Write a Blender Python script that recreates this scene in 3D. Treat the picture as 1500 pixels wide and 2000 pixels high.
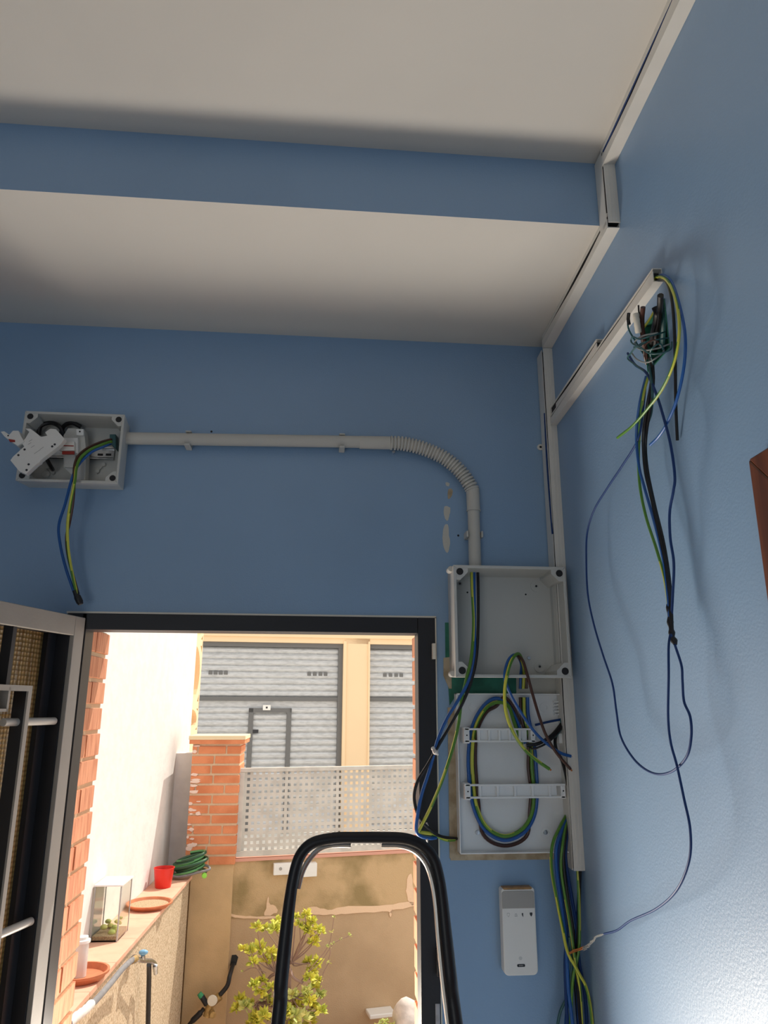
import bpy, bmesh, math, random
from mathutils import Vector, Matrix
random.seed(7)
for o in list(bpy.data.objects): bpy.data.objects.remove(o)
S = bpy.context.scene; C = S.collection
V = Vector; R = math.radians

# ------------------------------------------------------------------ camera
CAM = V((0, 0, 1.8)); FPX = 1418.0
yaw, pitch, roll = R(5.066), R(15.095), R(.16)
_f = V((math.sin(yaw)*math.cos(pitch), math.cos(yaw)*math.cos(pitch), math.sin(pitch)))
_r = V((math.cos(yaw), -math.sin(yaw), 0)); _u = _r.cross(_f)
_r, _u = math.cos(roll)*_r + math.sin(roll)*_u, -math.sin(roll)*_r + math.cos(roll)*_u
cd = bpy.data.cameras.new('camera'); cam = bpy.data.objects.new('camera', cd); C.objects.link(cam)
cam.matrix_world = Matrix(((_r.x, _u.x, -_f.x, CAM.x), (_r.y, _u.y, -_f.y, CAM.y), (_r.z, _u.z, -_f.z, CAM.z), (0, 0, 0, 1)))
cd.sensor_fit = 'VERTICAL'; cd.sensor_height = 36; cd.lens = FPX*36/2000; cd.clip_start = .02
S.camera = cam

# ------------------------------------------------------------------ light and exposure
S.view_settings.view_transform = 'Standard'; S.view_settings.look = 'None'
S.view_settings.gamma = 1; S.view_settings.use_curve_mapping = False
S.view_settings.exposure = 0.0
w = bpy.data.worlds.new('sky'); S.world = w; w.use_nodes = True
bg = w.node_tree.nodes['Background']; bg.inputs[0].default_value = (1.0, .97, .93, 1); bg.inputs[1].default_value = 1.15
def lamp(name, kind, energy, col, loc, direction, size=None, size_y=None, angle=None):
    l = bpy.data.lights.new(name, kind); l.energy = energy; l.color = col
    if kind == 'AREA': l.shape = 'RECTANGLE'; l.size = size; l.size_y = size_y
    if angle: l.angle = angle
    o = bpy.data.objects.new(name, l); C.objects.link(o); o.location = loc
    o.rotation_euler = V(direction).to_track_quat('-Z', 'Y').to_euler(); return o
lamp('sun', 'SUN', 4.0, (1, .95, .86), (3, 8, 9), (-.40, -.33, -.86), angle=R(.6))
# added fill lamp standing in for patio bounce, below the sill line of the view
lamp('patio_bounce_fill', 'AREA', 48.0, (1, .91, .79), (-.24, 2.30, .50), (.62, -1, .24), .62, .90)
# unseen fill lamp added behind the photographer to brighten the room
lamp('rear_fill', 'AREA', 8.0, (.88, .96, 1), (-1.35, -2.6, .95), (.32, 1, .16), 1.2, 1.5)

# ------------------------------------------------------------------ mesh helpers
class Frame:
    """upright plane: a runs along it, t goes away from the viewer, z is up"""
    def __init__(s, ox, oy, ex, ey, nx, ny):
        l = math.hypot(ex, ey); s.o = V((ox, oy, 0)); s.e = V((ex/l, ey/l, 0)); l = math.hypot(nx, ny); s.n = V((nx/l, ny/l, 0))
    def pt(s, a, t, z): return s.o + s.e*a + s.n*t + V((0, 0, z))
    def p3(s, px, py, t=0):
        d = _f + _r*((px-750)/FPX) - _u*((py-1000)/FPX)
        k = ((s.o - CAM).dot(s.n) + t)/d.dot(s.n); return CAM + d*k
    def un(s, px, py, t=0):
        p = s.p3(px, py, t); return (p - s.o).dot(s.e), p.z
W0 = R(2.404)
FW = Frame(0, 1.9, 1, 0, 0, 1)                                   # wall with the door
RW = Frame(.567/math.cos(W0), 0, math.sin(W0), math.cos(W0), math.cos(W0), -math.sin(W0))
LF = Frame(-.581, 1.88, -.276, -.961, -.961, .276)               # opened door leaf
LW = Frame(-.775, 0, .0295, .9996, -.9996, .0295)                # low side wall, front face
YW = Frame(-.43, 4.45, math.cos(R(10.5)), math.sin(R(10.5)), -math.sin(R(10.5)), math.cos(R(10.5)))
FC = Frame(0, 12, math.cos(R(5)), math.sin(R(5)), -math.sin(R(5)), math.cos(R(5)))
WO = Frame(0, 0, 1, 0, 0, 1)                                     # world axes (a=x, t=y)

class MB:
    def __init__(s): s.bm = bmesh.new(); s.sm = False
    def hexa(s, p, mi=0):
        v = [s.bm.verts.new(q) for q in p]
        for f in ((0,1,2,3),(7,6,5,4),(0,4,5,1),(1,5,6,2),(2,6,7,3),(3,7,4,0)):
            s.bm.faces.new([v[i] for i in f]).material_index = mi
        return s
    def box(s, F, a0, a1, t0, t1, z0, z1, mi=0):
        return s.hexa([F.pt(a0,t0,z0),F.pt(a1,t0,z0),F.pt(a1,t1,z0),F.pt(a0,t1,z0),F.pt(a0,t0,z1),F.pt(a1,t0,z1),F.pt(a1,t1,z1),F.pt(a0,t1,z1)], mi)
    def prism(s, F, poly, t0, t1, mi=0):
        """poly of (a, z) pushed from depth t0 to t1"""
        A = [s.bm.verts.new(F.pt(a, t0, z)) for a, z in poly]; B = [s.bm.verts.new(F.pt(a, t1, z)) for a, z in poly]
        s.bm.faces.new(A).material_index = mi; s.bm.faces.new(B[::-1]).material_index = mi
        n = len(A)
        for i in range(n): s.bm.faces.new((A[i], B[i], B[(i+1) % n], A[(i+1) % n])).material_index = mi
        return s
    def tube(s, pts, r, n=10, closed=False, mi=None, flat=1.0, caps=True):
        s.sm = True; N = len(pts); rings = []; prev = None
        for i, p in enumerate(pts):
            if closed: d = pts[(i+1) % N] - pts[i-1]
            else: d = pts[min(i+1, N-1)] - pts[max(i-1, 0)]
            d = d.normalized() if d.length > 1e-9 else V((0, 0, 1))
            if prev is None:
                prev = d.cross(V((0, 0, 1)) if abs(d.z) < .9 else V((0, 1, 0))).normalized()
            x = (prev - d*prev.dot(d)).normalized(); y = d.cross(x); prev = x
            rr = r[i] if isinstance(r, (list, tuple)) else r
            rings.append([s.bm.verts.new(p + x*(rr*math.cos(2*math.pi*k/n)) + y*(rr*flat*math.sin(2*math.pi*k/n))) for k in range(n)])
        for i in range(N if closed else N-1):
            a, b = rings[i], rings[(i+1) % N]
            for k in range(n):
                f = s.bm.faces.new((a[k], a[(k+1) % n], b[(k+1) % n], b[k]))
                f.material_index = mi(i, k) if mi else 0
        if caps and not closed: s.bm.faces.new(rings[0][::-1]); s.bm.faces.new(rings[-1])
        return s
    def cyl(s, p0, p1, r, r1=None, n=16): return s.tube([V(p0), V(p1)], [r, r if r1 is None else r1], n)
    def lathe(s, c, prof, n=28, ax=None):
        """prof of (radius, height) about a vertical axis at c (or frame depth axis)"""
        s.sm = True; c = V(c)
        if ax is None: X, Y, Z = V((1,0,0)), V((0,1,0)), V((0,0,1))
        else:
            Z = V(ax).normalized(); X = Z.cross(V((0,0,1)) if abs(Z.z) < .9 else V((0,1,0))).normalized(); Y = Z.cross(X)
        rings = [[s.bm.verts.new(c + (X*math.cos(2*math.pi*k/n) + Y*math.sin(2*math.pi*k/n))*max(r, 1e-4) + Z*h) for k in range(n)] for r, h in prof]
        for a, b in zip(rings, rings[1:]):
            for k in range(n): s.bm.faces.new((a[k], a[(k+1) % n], b[(k+1) % n], b[k]))
        s.bm.faces.new(rings[0][::-1]); s.bm.faces.new(rings[-1]); return s
    def ball(s, c, r, sc=(1,1,1), sub=2):
        s.sm = True
        m = Matrix.Translation(c) @ Matrix.Diagonal((sc[0], sc[1], sc[2], 1)); bmesh.ops.create_icosphere(s.bm, subdivisions=sub, radius=r, matrix=m); return s
    def quad(s, p, mi=0): s.bm.faces.new([s.bm.verts.new(q) for q in p]).material_index = mi; return s
    def build(s, name, mats, parent=None, bevel=0, seg=2, smooth=None):
        bmesh.ops.recalc_face_normals(s.bm, faces=s.bm.faces)
        me = bpy.data.meshes.new(name); s.bm.to_mesh(me); s.bm.free()
        for m in (mats if isinstance(mats, (list, tuple)) else [mats]): me.materials.append(m)
        o = bpy.data.objects.new(name, me); C.objects.link(o)
        if parent: o.parent = parent; o.matrix_parent_inverse = Matrix.Translation(-parent.location)
        if (s.sm if smooth is None else smooth) or bevel:
            for p in me.polygons: p.use_smooth = True
            try:
                me.set_sharp_from_angle(angle=R(38))
            except Exception: pass
        if bevel:
            b = o.modifiers.new('bevel', 'BEVEL'); b.width = bevel; b.segments = seg; b.limit_method = 'ANGLE'; b.angle_limit = R(40); b.harden_normals = True
        return o
def cr(P, n=7, closed=False):
    """Catmull-Rom through the points"""
    P = [V(p) for p in P]; out = []; N = len(P)
    for i in range(N if closed else N-1):
        if closed: a, b, c, d = P[i-1], P[i], P[(i+1) % N], P[(i+2) % N]
        else:
            b, c = P[i], P[i+1]; a = P[i-1] if i else b*2-c; d = P[i+2] if i+2 < N else c*2-b
        for k in range(n):
            t = k/n; out.append(.5*((2*b)+(c-a)*t+(2*a-5*b+4*c-d)*t*t+(3*b-a-3*c+d)*t*t*t))
    if not closed: out.append(P[-1])
    return out
GRP = dict(electric_wire='loose electric wires', screw_hole='screw holes in the blue wall', filler_patch='bare patches left of the conduit drop', wall_patch='old paint and plaster around the panel', plaster_scar='pale scars on the yard wall',
 taped_joint='joined wire ends at the wall hole', tape_scrap='tape scraps on the drooping wires', plant_saucer='terracotta saucers on the low wall', junction_box='open junction boxes', circuit_breaker='circuit breakers at the left box', roller_shutter='roller shutters across the street')
def tag(o, label, cat, group=None, kind=None):
    group = group or GRP.get(o.name.split('.')[0])
    o['label'] = label; o['category'] = cat
    if group: o['group'] = group
    if kind: o['kind'] = kind
    return o
def empty(name, loc, label, cat, group=None):
    o = bpy.data.objects.new(name, None); o.empty_display_size = .05; C.objects.link(o); o.location = loc
    return tag(o, label, cat, group)
def struct(name, mb, m, label=None, parent=None, bevel=0):
    o = mb.build(name, m, parent, bevel)
    if not parent:
        o['kind'] = 'structure'
        o['label'] = label or name; o['category'] = name.split('_')[0]
    return o
def sempty(name, loc, label, cat):
    o = empty(name, loc, label, cat); o['kind'] = 'structure'; return o

# ------------------------------------------------------------------ materials
def mat(name, col, rough=.5, metal=0, bump=0, bscale=40, var=0, vscale=6, spec=.5, var2=None, coat=0, trans=0, ior=1.45, detail=4, stretch=None):
    m = bpy.data.materials.new(name); m.use_nodes = True; nt = m.node_tree; b = nt.nodes['Principled BSDF']
    col = tuple(col)+(1,)
    b.inputs['Base Color'].default_value = col; b.inputs['Roughness'].default_value = rough; b.inputs['Metallic'].default_value = metal
    b.inputs['Specular IOR Level'].default_value = spec; b.inputs['Coat Weight'].default_value = coat
    b.inputs['Transmission Weight'].default_value = trans; b.inputs['IOR'].default_value = ior
    tc = nt.nodes.new('ShaderNodeTexCoord'); src = tc.outputs['Object']
    if stretch:
        mp = nt.nodes.new('ShaderNodeMapping'); mp.inputs['Scale'].default_value = stretch; nt.links.new(src, mp.inputs[0]); src = mp.outputs[0]
    if var:
        n = nt.nodes.new('ShaderNodeTexNoise'); n.inputs['Scale'].default_value = vscale; n.inputs['Detail'].default_value = detail
        nt.links.new(src, n.inputs['Vector'])
        mx = nt.nodes.new('ShaderNodeMix'); mx.data_type = 'RGBA'
        c2 = tuple(var2)+(1,) if var2 else tuple(max(0, c*(1-var)) for c in col[:3])+(1,)
        mx.inputs[6].default_value = col; mx.inputs[7].default_value = c2
        mr = nt.nodes.new('ShaderNodeMapRange'); mr.inputs[1].default_value = .42; mr.inputs[2].default_value = .62
        nt.links.new(n.outputs['Fac'], mr.inputs[0]); nt.links.new(mr.outputs[0], mx.inputs[0]); nt.links.new(mx.outputs[2], b.inputs['Base Color'])
    if bump:
        n = nt.nodes.new('ShaderNodeTexNoise'); n.inputs['Scale'].default_value = bscale; n.inputs['Detail'].default_value = 3
        nt.links.new(src, n.inputs['Vector'])
        bp = nt.nodes.new('ShaderNodeBump'); bp.inputs['Strength'].default_value = bump; bp.inputs['Distance'].default_value = .002
        nt.links.new(n.outputs['Fac'], bp.inputs['Height']); nt.links.new(bp.outputs[0], b.inputs['Normal'])
    return m
def lin(r, g, b):
    return tuple(((c/255)/12.92 if c <= 10 else (((c/255)+.055)/1.055)**2.4) for c in (r, g, b))
M = dict(
 blue=mat('blue_satin_paint', (.245, .395, .60), .44, bump=.25, bscale=220, spec=.5, ior=1.75, var=.08, vscale=1.6),
 ceil=mat('ceiling_paint', (.67, .65, .61), .85, bump=.05, bscale=200, var=.05, vscale=1.2),
 floor=mat('terrazzo_floor', (.62, .56, .48), .4, var=.25, vscale=60),
 trunk=mat('white_trunking_plastic', (.74, .72, .67), .42, var=.05, vscale=9),
 dark=mat('dark_gap', (.02, .02, .022), .7),
 grey_pvc=mat('light_grey_pvc', (.60, .585, .54), .45),
 box_pvc=mat('enclosure_plastic', (.60, .60, .57), .4, bump=.08, bscale=500),
 panel_pvc=mat('white_panel_plastic', (.86, .87, .87), .4, bump=.05, bscale=400),
 cream=mat('cream_plastic', (.80, .76, .66), .4),
 green=mat('old_green_paint', (.03, .20, .13), .55, var=.3, vscale=25),
 plaster=mat('bare_plaster', (.55, .46, .33), .9, bump=.6, bscale=120, var=.3, vscale=30, var2=(.40, .31, .20)),
 filler=mat('filler_patch', (.62, .60, .54), .85, bump=.4, bscale=120),
 steel=mat('zinc_steel', (.62, .64, .66), .3, 1, var=.2, vscale=60),
 frame=mat('black_frame_paint', (.022, .022, .026), .45, bump=.1, bscale=150),
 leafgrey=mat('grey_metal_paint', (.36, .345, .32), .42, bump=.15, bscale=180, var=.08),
 leafdark=mat('shade_dark_leaf_metal', (.028, .03, .036), .45),  # near-black; also carries the shade on inner sides of stile and bars
 rodm=mat('pale_rod_paint', (.50, .49, .46), .35),
 blackpl=mat('black_plastic', (.015, .015, .017), .42),
 wblue=mat('blue_insulation', (.02, .11, .38), .35),
 wnavy=mat('navy_insulation', (.012, .045, .17), .5, spec=.3),
 wgreen=mat('green_insulation', (.10, .26, .03), .35),
 wyel=mat('yellow_insulation', (.62, .62, .08), .35),
 wblack=mat('black_insulation', (.012, .011, .012), .35),
 wbrown=mat('brown_insulation', (.075, .03, .022), .35),
 wteal=mat('teal_insulation', (.03, .11, .12), .4),
 copper=mat('copper_strands', (.65, .22, .07), .4, 1),
 strand=mat('frayed_grey_strands', (.30, .32, .32), .6),
 white=mat('white_plastic', (.86, .84, .80), .35),
 greytop=mat('grey_speaker_plastic', (.40, .385, .36), .5, bump=.2, bscale=700),
 amberp=mat('yellowed_plastic', (.45, .25, .10), .5, var=.3, vscale=60),
 ink=mat('dark_print', (.03, .03, .035), .5),
 palprint=mat('pale_print', (.45, .44, .42), .5),
 red=mat('red_print', (.35, .03, .02), .5),
 wood=mat('varnished_wood', (.17, .055, .022), .35, var=.4, vscale=6, stretch=(9, 9, .6), coat=.2),
 rubber=mat('black_rubber_rail', (.016, .016, .018), .4, bump=.1, bscale=200),
 alu=mat('brushed_aluminium', (.70, .66, .60), .3, .9),
 # outside
 stucco=mat('white_stucco', (.84, .78, .73), .95, bump=.8, bscale=30, var=.06, vscale=14),
 lowst=mat('sandy_render', (.66, .52, .36), .95, bump=1.0, bscale=260, var=.35, vscale=120, var2=(.42, .30, .18)),
 yardst=mat('brown_yard_render', (.58, .41, .25), .95, bump=.8, bscale=220, var=.25, vscale=3, var2=(.50, .35, .21), detail=9),
 yardold=mat('stained_old_render', (.60, .42, .23), .95, bump=1.2, bscale=160, var=.5, vscale=4.5, var2=(.33, .24, .11), detail=11),
 base=mat('tan_render', (.66, .46, .25), .95, bump=.5, bscale=160, var=.12, vscale=7),
 brick=mat('orange_brick', (.74, .28, .13), .9, bump=.5, bscale=120, var=.35, vscale=9, var2=(.62, .21, .09)),
 jamb=mat('scratched_brick', (.66, .30, .17), .9, bump=1.0, bscale=60, var=.3, vscale=20, var2=(.50, .20, .11), stretch=(1, 3.5, .5)),
 mortar=mat('mortar', (.72, .55, .36), .95, bump=.8, bscale=200),
 efflo=mat('pale_mortar_smear', (.86, .66, .55), .95, bump=.8, bscale=200),
 coping=mat('terracotta_tile', (.78, .44, .30), .75, var=.12, vscale=12),
 copecap=mat('pale_cap_tile', (.80, .66, .42), .8),
 terra=mat('terracotta_clay', (.62, .20, .09), .7, var=.15, vscale=30),
 seed=mat('pale_gravel', (.55, .40, .24), .95, bump=1, bscale=300, var=.4, vscale=200),
 facade=mat('cream_facade', (.88, .66, .42), .9, var=.03, vscale=1),
 shutter=mat('galvanised_slats', (.60, .61, .62), .42, .25, var=.35, vscale=9, var2=(.50, .51, .52), stretch=(1, 1, 4)),
 sframe=mat('grey_shutter_frame', (.15, .15, .15), .5),
 street=mat('pale_asphalt', (.86, .82, .74), .95, var=.1, vscale=4),
 patio=mat('patio_tile', (.60, .48, .38), .8, var=.1, vscale=4),
 fence=mat('galvanised_fence', (.66, .62, .55), .5, .2, var=.15, vscale=14),
 rosepaint=mat('pink_tile_edge', (.70, .36, .27), .8),
 leafy=mat('yellow_green_leaf', (.78, .72, .10), .5, var=.6, vscale=22, var2=(.42, .46, .06)),
 leafd=mat('green_leaf', (.46, .52, .14), .5, var=.5, vscale=22, var2=(.72, .68, .22)),
 twig=mat('grey_twig', (.34, .22, .17), .9),
 redcup=mat('red_cup_plastic', (.70, .03, .02), .3),
 hosegreen=mat('dark_green_hose', (.03, .085, .045), .45),
 hosestripe=mat('green_hose_stripe', (.11, .32, .11), .45),
 lime=mat('lime_plastic', (.30, .72, .08), .4),
 hosegrey=mat('grey_hose', (.25, .24, .24), .6, var=.15, vscale=40),
 tape=mat('white_tape', (.75, .70, .66), .6, bump=.6, bscale=120),
 brass=mat('tarnished_brass', (.55, .38, .16), .5, .6, var=.3, vscale=60),
 bluecap=mat('blue_tap_handle', (.20, .42, .62), .4),
 capgreen=mat('green_cap', (.05, .32, .14), .5),
 stone=mat('pale_stone', (.72, .62, .55), .9, bump=1, bscale=40, var=.15, vscale=25),
)
# clear glass and patterned amber glass
M['glass'] = mat('clear_glass', (.96, .98, .95), .05, trans=1, ior=1.2)
M['amber'] = mat('amber_glass', (.30, .20, .075), .25, spec=.7)
nt = M['amber'].node_tree; b = nt.nodes['Principled BSDF']
tc = nt.nodes.new('ShaderNodeTexCoord'); vo = nt.nodes.new('ShaderNodeTexVoronoi'); vo.inputs['Scale'].default_value = 95; vo.inputs['Randomness'].default_value = .1
nt.links.new(tc.outputs['Object'], vo.inputs['Vector'])
bp = nt.nodes.new('ShaderNodeBump'); bp.inputs['Strength'].default_value = .8; bp.inputs['Distance'].default_value = .004
nt.links.new(vo.outputs['Distance'], bp.inputs['Height']); nt.links.new(bp.outputs[0], b.inputs['Normal'])
cr_ = nt.nodes.new('ShaderNodeMix'); cr_.data_type = 'RGBA'; cr_.inputs[6].default_value = (.60, .43, .17, 1); cr_.inputs[7].default_value = (.22, .13, .04, 1)
mm = nt.nodes.new('ShaderNodeMath'); mm.operation = 'MULTIPLY'; mm.inputs[1].default_value = 1.5; nt.links.new(vo.outputs['Distance'], mm.inputs[0])
nt.links.new(mm.outputs[0], cr_.inputs[0]); nt.links.new(cr_.outputs[2], b.inputs['Base Color'])
b.inputs['Transmission Weight'].default_value = .15

# ================================================================== ROOM
ZC, ZU, YB, YD = 2.833, 2.997, 1.341, 1.9
XL, YK = -2.4, -2.2                     # left wall, rear wall
DX0, DX1, DZ = -.629, .302, 2.03        # opening in the wall
WT = .23
def rx(y): return RW.pt(y, 0, 0).x
mb = MB().box(WO, XL-.1, 1.1, -2.6, 1.9, -.12, 0)
struct('floor', mb, M['floor'], 'floor of the blue room, below the view')
mb = MB().box(WO, XL-.15, .9, YK-.1, YB+.01, ZU, ZU+.15)
struct('ceiling', mb, M['ceil'], 'higher off-white ceiling of the room')
mb = MB()
mb.hexa([V((XL, YB, ZC)), V((rx(YB)+.05, YB, ZC)), V((rx(1.9)+.05, 1.9, ZC)), V((XL, 1.9, ZC)), V((XL, YB, ZU+.1)), V((rx(YB)+.05, YB, ZU+.1)), V((rx(1.9)+.05, 1.9, ZU+.1)), V((XL, 1.9, ZU+.1))])
o = struct('trim_1', mb, [M['ceil'], M['blue']], 'lower ceiling step with white underside and blue front over the door')
for p in o.data.polygons:
    if p.normal.y < -.9: p.material_index = 1
mb = MB()
mb.box(WO, XL, DX0, 1.9, 1.9+WT, 0, 3.1); mb.box(WO, DX1, .9, 1.9, 1.9+WT, 0, 3.1); mb.box(WO, DX0, DX1, 1.9, 1.9+WT, DZ, 3.1)
struct('wall_front', mb, M['blue'], 'blue wall with the open door')
# right wall with the hole for the recessed junction box
HA0, HA1, HZ0, HZ1 = 1.132, 1.232, 2.425, 2.525
mb = MB()
mb.box(RW, YK-.2, HA0, 0, .12, 0, 3.1); mb.box(RW, HA1, 1.92, 0, .12, 0, 3.1)
mb.box(RW, HA0, HA1, 0, .12, 0, HZ0); mb.box(RW, HA0, HA1, 0, .12, HZ1, 3.1); mb.box(RW, HA0-.01, HA1+.01, .07, .12, HZ0-.01, HZ1+.01)
struct('wall_right', mb, M['blue'], 'blue side wall with the wires and the door frame')
struct('wall_left', MB().box(WO, XL-.12, XL, YK, 1.9, 0, 3.1), M['blue'], 'blue wall left of the view')
# rear wall; its unglazed opening is added to let fill light in
mb = MB(); mb.box(WO, XL, -2.0, YK-.12, YK, 0, 3.1); mb.box(WO, -.7, .6, YK-.12, YK, 0, 3.1); mb.box(WO, -2.0, -.7, YK-.12, YK, 1.9, 3.1)
struct('wall_rear', mb, M['blue'], 'blue wall behind the photographer')

# door: fixed frame and the open leaf
YI = 1.955
fx0, z_in = -.592, 1.992
ext = sempty('door_1', (-.15, 1.93, 0), 'black metal door frame and open grilled leaf at the patio', 'door')
mb = MB()
mb.box(WO, DX0, fx0+.012, 1.888, YI, 0, DZ-.002); mb.box(WO, .2565, DX1, 1.888, YI, 0, DZ-.002); mb.box(WO, fx0, .2565, 1.888, YI, z_in-.005, DZ-.002)
mb.build('door_frame', M['frame'], ext, .002)
mb = MB(); mb.box(WO, DX0-.004, DX1+.004, 1.893, 1.905, DZ-.002, DZ+.003); mb.box(WO, DX1, DX1+.004, 1.893, 1.905, 0, DZ)
mb.build('frame_edge_strip', M['cream'], ext)
c = FW.un(847, 1272, -.02)
mb = MB().box(FW, c[0]-.004, c[0]+.005, -.026, -.003, c[1]-.02, c[1]+.02)
mb.build('strike_plate', M['cream'], ext, .001)
a0, z1 = FW.un(850, 1960, -.012); a1, z0 = FW.un(860, 2030, -.012)
g = MB(); g.box(FW, a0, a1, -.014, -.012, z0, z1); g.build('lock_keep', M['steel'], ext, .001)
a0, z1 = FW.un(852, 1852, -.02); a1, z0 = FW.un(860, 1905, -.02)
g = MB(); g.box(FW, a0, a1, -.030, -.012, z0, z1); g.build('latch_bracket', M['blackpl'], ext, .002)
# leaf
LWD, LT = .78, .070
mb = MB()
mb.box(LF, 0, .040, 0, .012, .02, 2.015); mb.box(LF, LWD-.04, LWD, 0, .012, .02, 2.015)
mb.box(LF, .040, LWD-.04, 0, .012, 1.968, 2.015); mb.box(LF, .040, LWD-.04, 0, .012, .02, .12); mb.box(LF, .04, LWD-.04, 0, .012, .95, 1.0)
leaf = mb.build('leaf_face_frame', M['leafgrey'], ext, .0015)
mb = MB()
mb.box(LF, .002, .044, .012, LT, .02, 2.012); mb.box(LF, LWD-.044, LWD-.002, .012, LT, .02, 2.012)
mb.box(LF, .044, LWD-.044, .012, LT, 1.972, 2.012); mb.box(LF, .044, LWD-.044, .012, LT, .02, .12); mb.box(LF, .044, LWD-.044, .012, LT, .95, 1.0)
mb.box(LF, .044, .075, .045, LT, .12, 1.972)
mb.build('leaf_inner_frame', M['leafdark'], leaf)  # shadow on the inner stile faces is put into this dark colour
mb = MB().box(LF, .044, LWD-.044, LT-.012, LT-.006, 1.0, 1.972)
mb.build('glass_pane', M['amber'], leaf)
mb = MB().box(LF, .044, LWD-.044, LT-.012, LT-.006, .12, .95); mb.build('lower_panel', M['leafdark'], leaf)
def flatbar(a0, a1, z0, z1, t0=.004, t1=.034):
    return MB().box(LF, a0, a1, t0, t1, z0, z1)
g = MB()
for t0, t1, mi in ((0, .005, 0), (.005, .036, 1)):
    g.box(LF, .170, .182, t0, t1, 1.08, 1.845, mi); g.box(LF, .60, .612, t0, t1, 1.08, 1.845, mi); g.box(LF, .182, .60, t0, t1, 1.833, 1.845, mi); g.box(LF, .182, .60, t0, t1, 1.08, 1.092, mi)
g.build('grille_rectangle', [M['leafgrey'], M['leafdark']], leaf)  # bar sides coloured dark for shade, front lip left grey
for a in (.247, .530):
    MB().box(LF, a-.009, a+.003, .006, .030, 1.845, 1.972).build('grille_upright', M['leafdark'], leaf)
for (a, z0, z1) in ((.240, 1.79, 1.84),):
    g = MB(); g.box(LF, a, a+.006, 0, .028, z0, z1); g.box(LF, a, .54, 0, .028, z0, z0+.006); g.box(LF, .534, .54, 0, .028, z0, z1); g.build('grille_bracket', M['leafgrey'], leaf)
for z in (1.768, 1.345):
    MB().cyl(LF.pt(.05, .020, z), LF.pt(.225, .020, z), .0085).build('grille_rod', M['rodm'], leaf)
    MB().cyl(LF.pt(.56, .020, z), LF.pt(.735, .020, z), .0085).build('grille_rod', M['rodm'], leaf)
# brick reveal of the opening: courses on a mortar core
def bricks(F, a0, a1, t0, t1, z0, z1, pitch, joint, half, name, mats, split, parent=None, rough=.0015):
    mb = MB(); mb.box(F, a0, a1-.004, t0+.006, t1, z0, z1, 1)
    z = z0; i = 0
    while z + pitch - joint <= z1 + .001:
        sp = split(i); xs = [a0] + sp + [a1]
        for x0, x1 in zip(xs, xs[1:]):
            j = random.uniform(-rough, rough); k = random.uniform(0, rough)
            x1_ = x1 - joint*.8 if x1 != a1 else x1 + random.uniform(-.004, .003)
            mb.box(F, x0, x1_, t0+j*.5, t1-.004, z+k, z+pitch-joint+k, 0)
        z += pitch; i += 1
    return mb
LJ = Frame(fx0+.006, 0, 0, 1, -1, 0); RJ = Frame(.272, 0, 0, 1, 1, 0)
mb = bricks(LJ, YI, 2.13, 0, .05, 0.02, 2.0, .0662, .011, 0, 'x', None, lambda i: [YI+.06] if i % 2 else [])
struct('trim_2', mb, [M['jamb'], M['mortar']], 'scratched red brick reveal left of the doorway', bevel=.002)
mb = bricks(RJ, YI, 2.13, 0, .035, 0.02, 2.0, .0662, .011, 0, 'x', None, lambda i: [YI+.06] if i % 2 else [])
struct('trim_3', mb, [M['jamb'], M['mortar']], 'thin strip of brick reveal right of the doorway', bevel=.002)

# wooden door frame on the right wall
c0, zt = RW.un(1463, 897, -.02)
d2 = sempty('door_2', RW.pt(c0-.4, 0, 0), 'dark varnished wooden door frame on the right wall', 'door')
T0 = -.022; wd = .075
mb = MB(); mb.prism(RW, [(c0, 0), (c0, zt), (c0-wd, zt-wd), (c0-wd, 0)], T0, -.001); mb.build('frame_upright', M['wood'], d2, .003)
mb = MB(); mb.prism(RW, [(c0, zt), (c0-wd, zt-wd), (c0-.90+wd, zt-wd), (c0-.90, zt)], T0, -.001); mb.build('frame_head', M['wood'], d2, .003)
mb = MB(); mb.prism(RW, [(c0-.90, 0), (c0-.90, zt), (c0-.90+wd, zt-wd), (c0-.90+wd, 0)], T0, -.001); mb.build('frame_upright', M['wood'], d2, .003)
mb = MB().box(RW, c0-.90+wd, c0-wd, -.008, -.001, 0.01, zt-wd); mb.build('door_panel', M['wood'], d2, .002)

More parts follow.
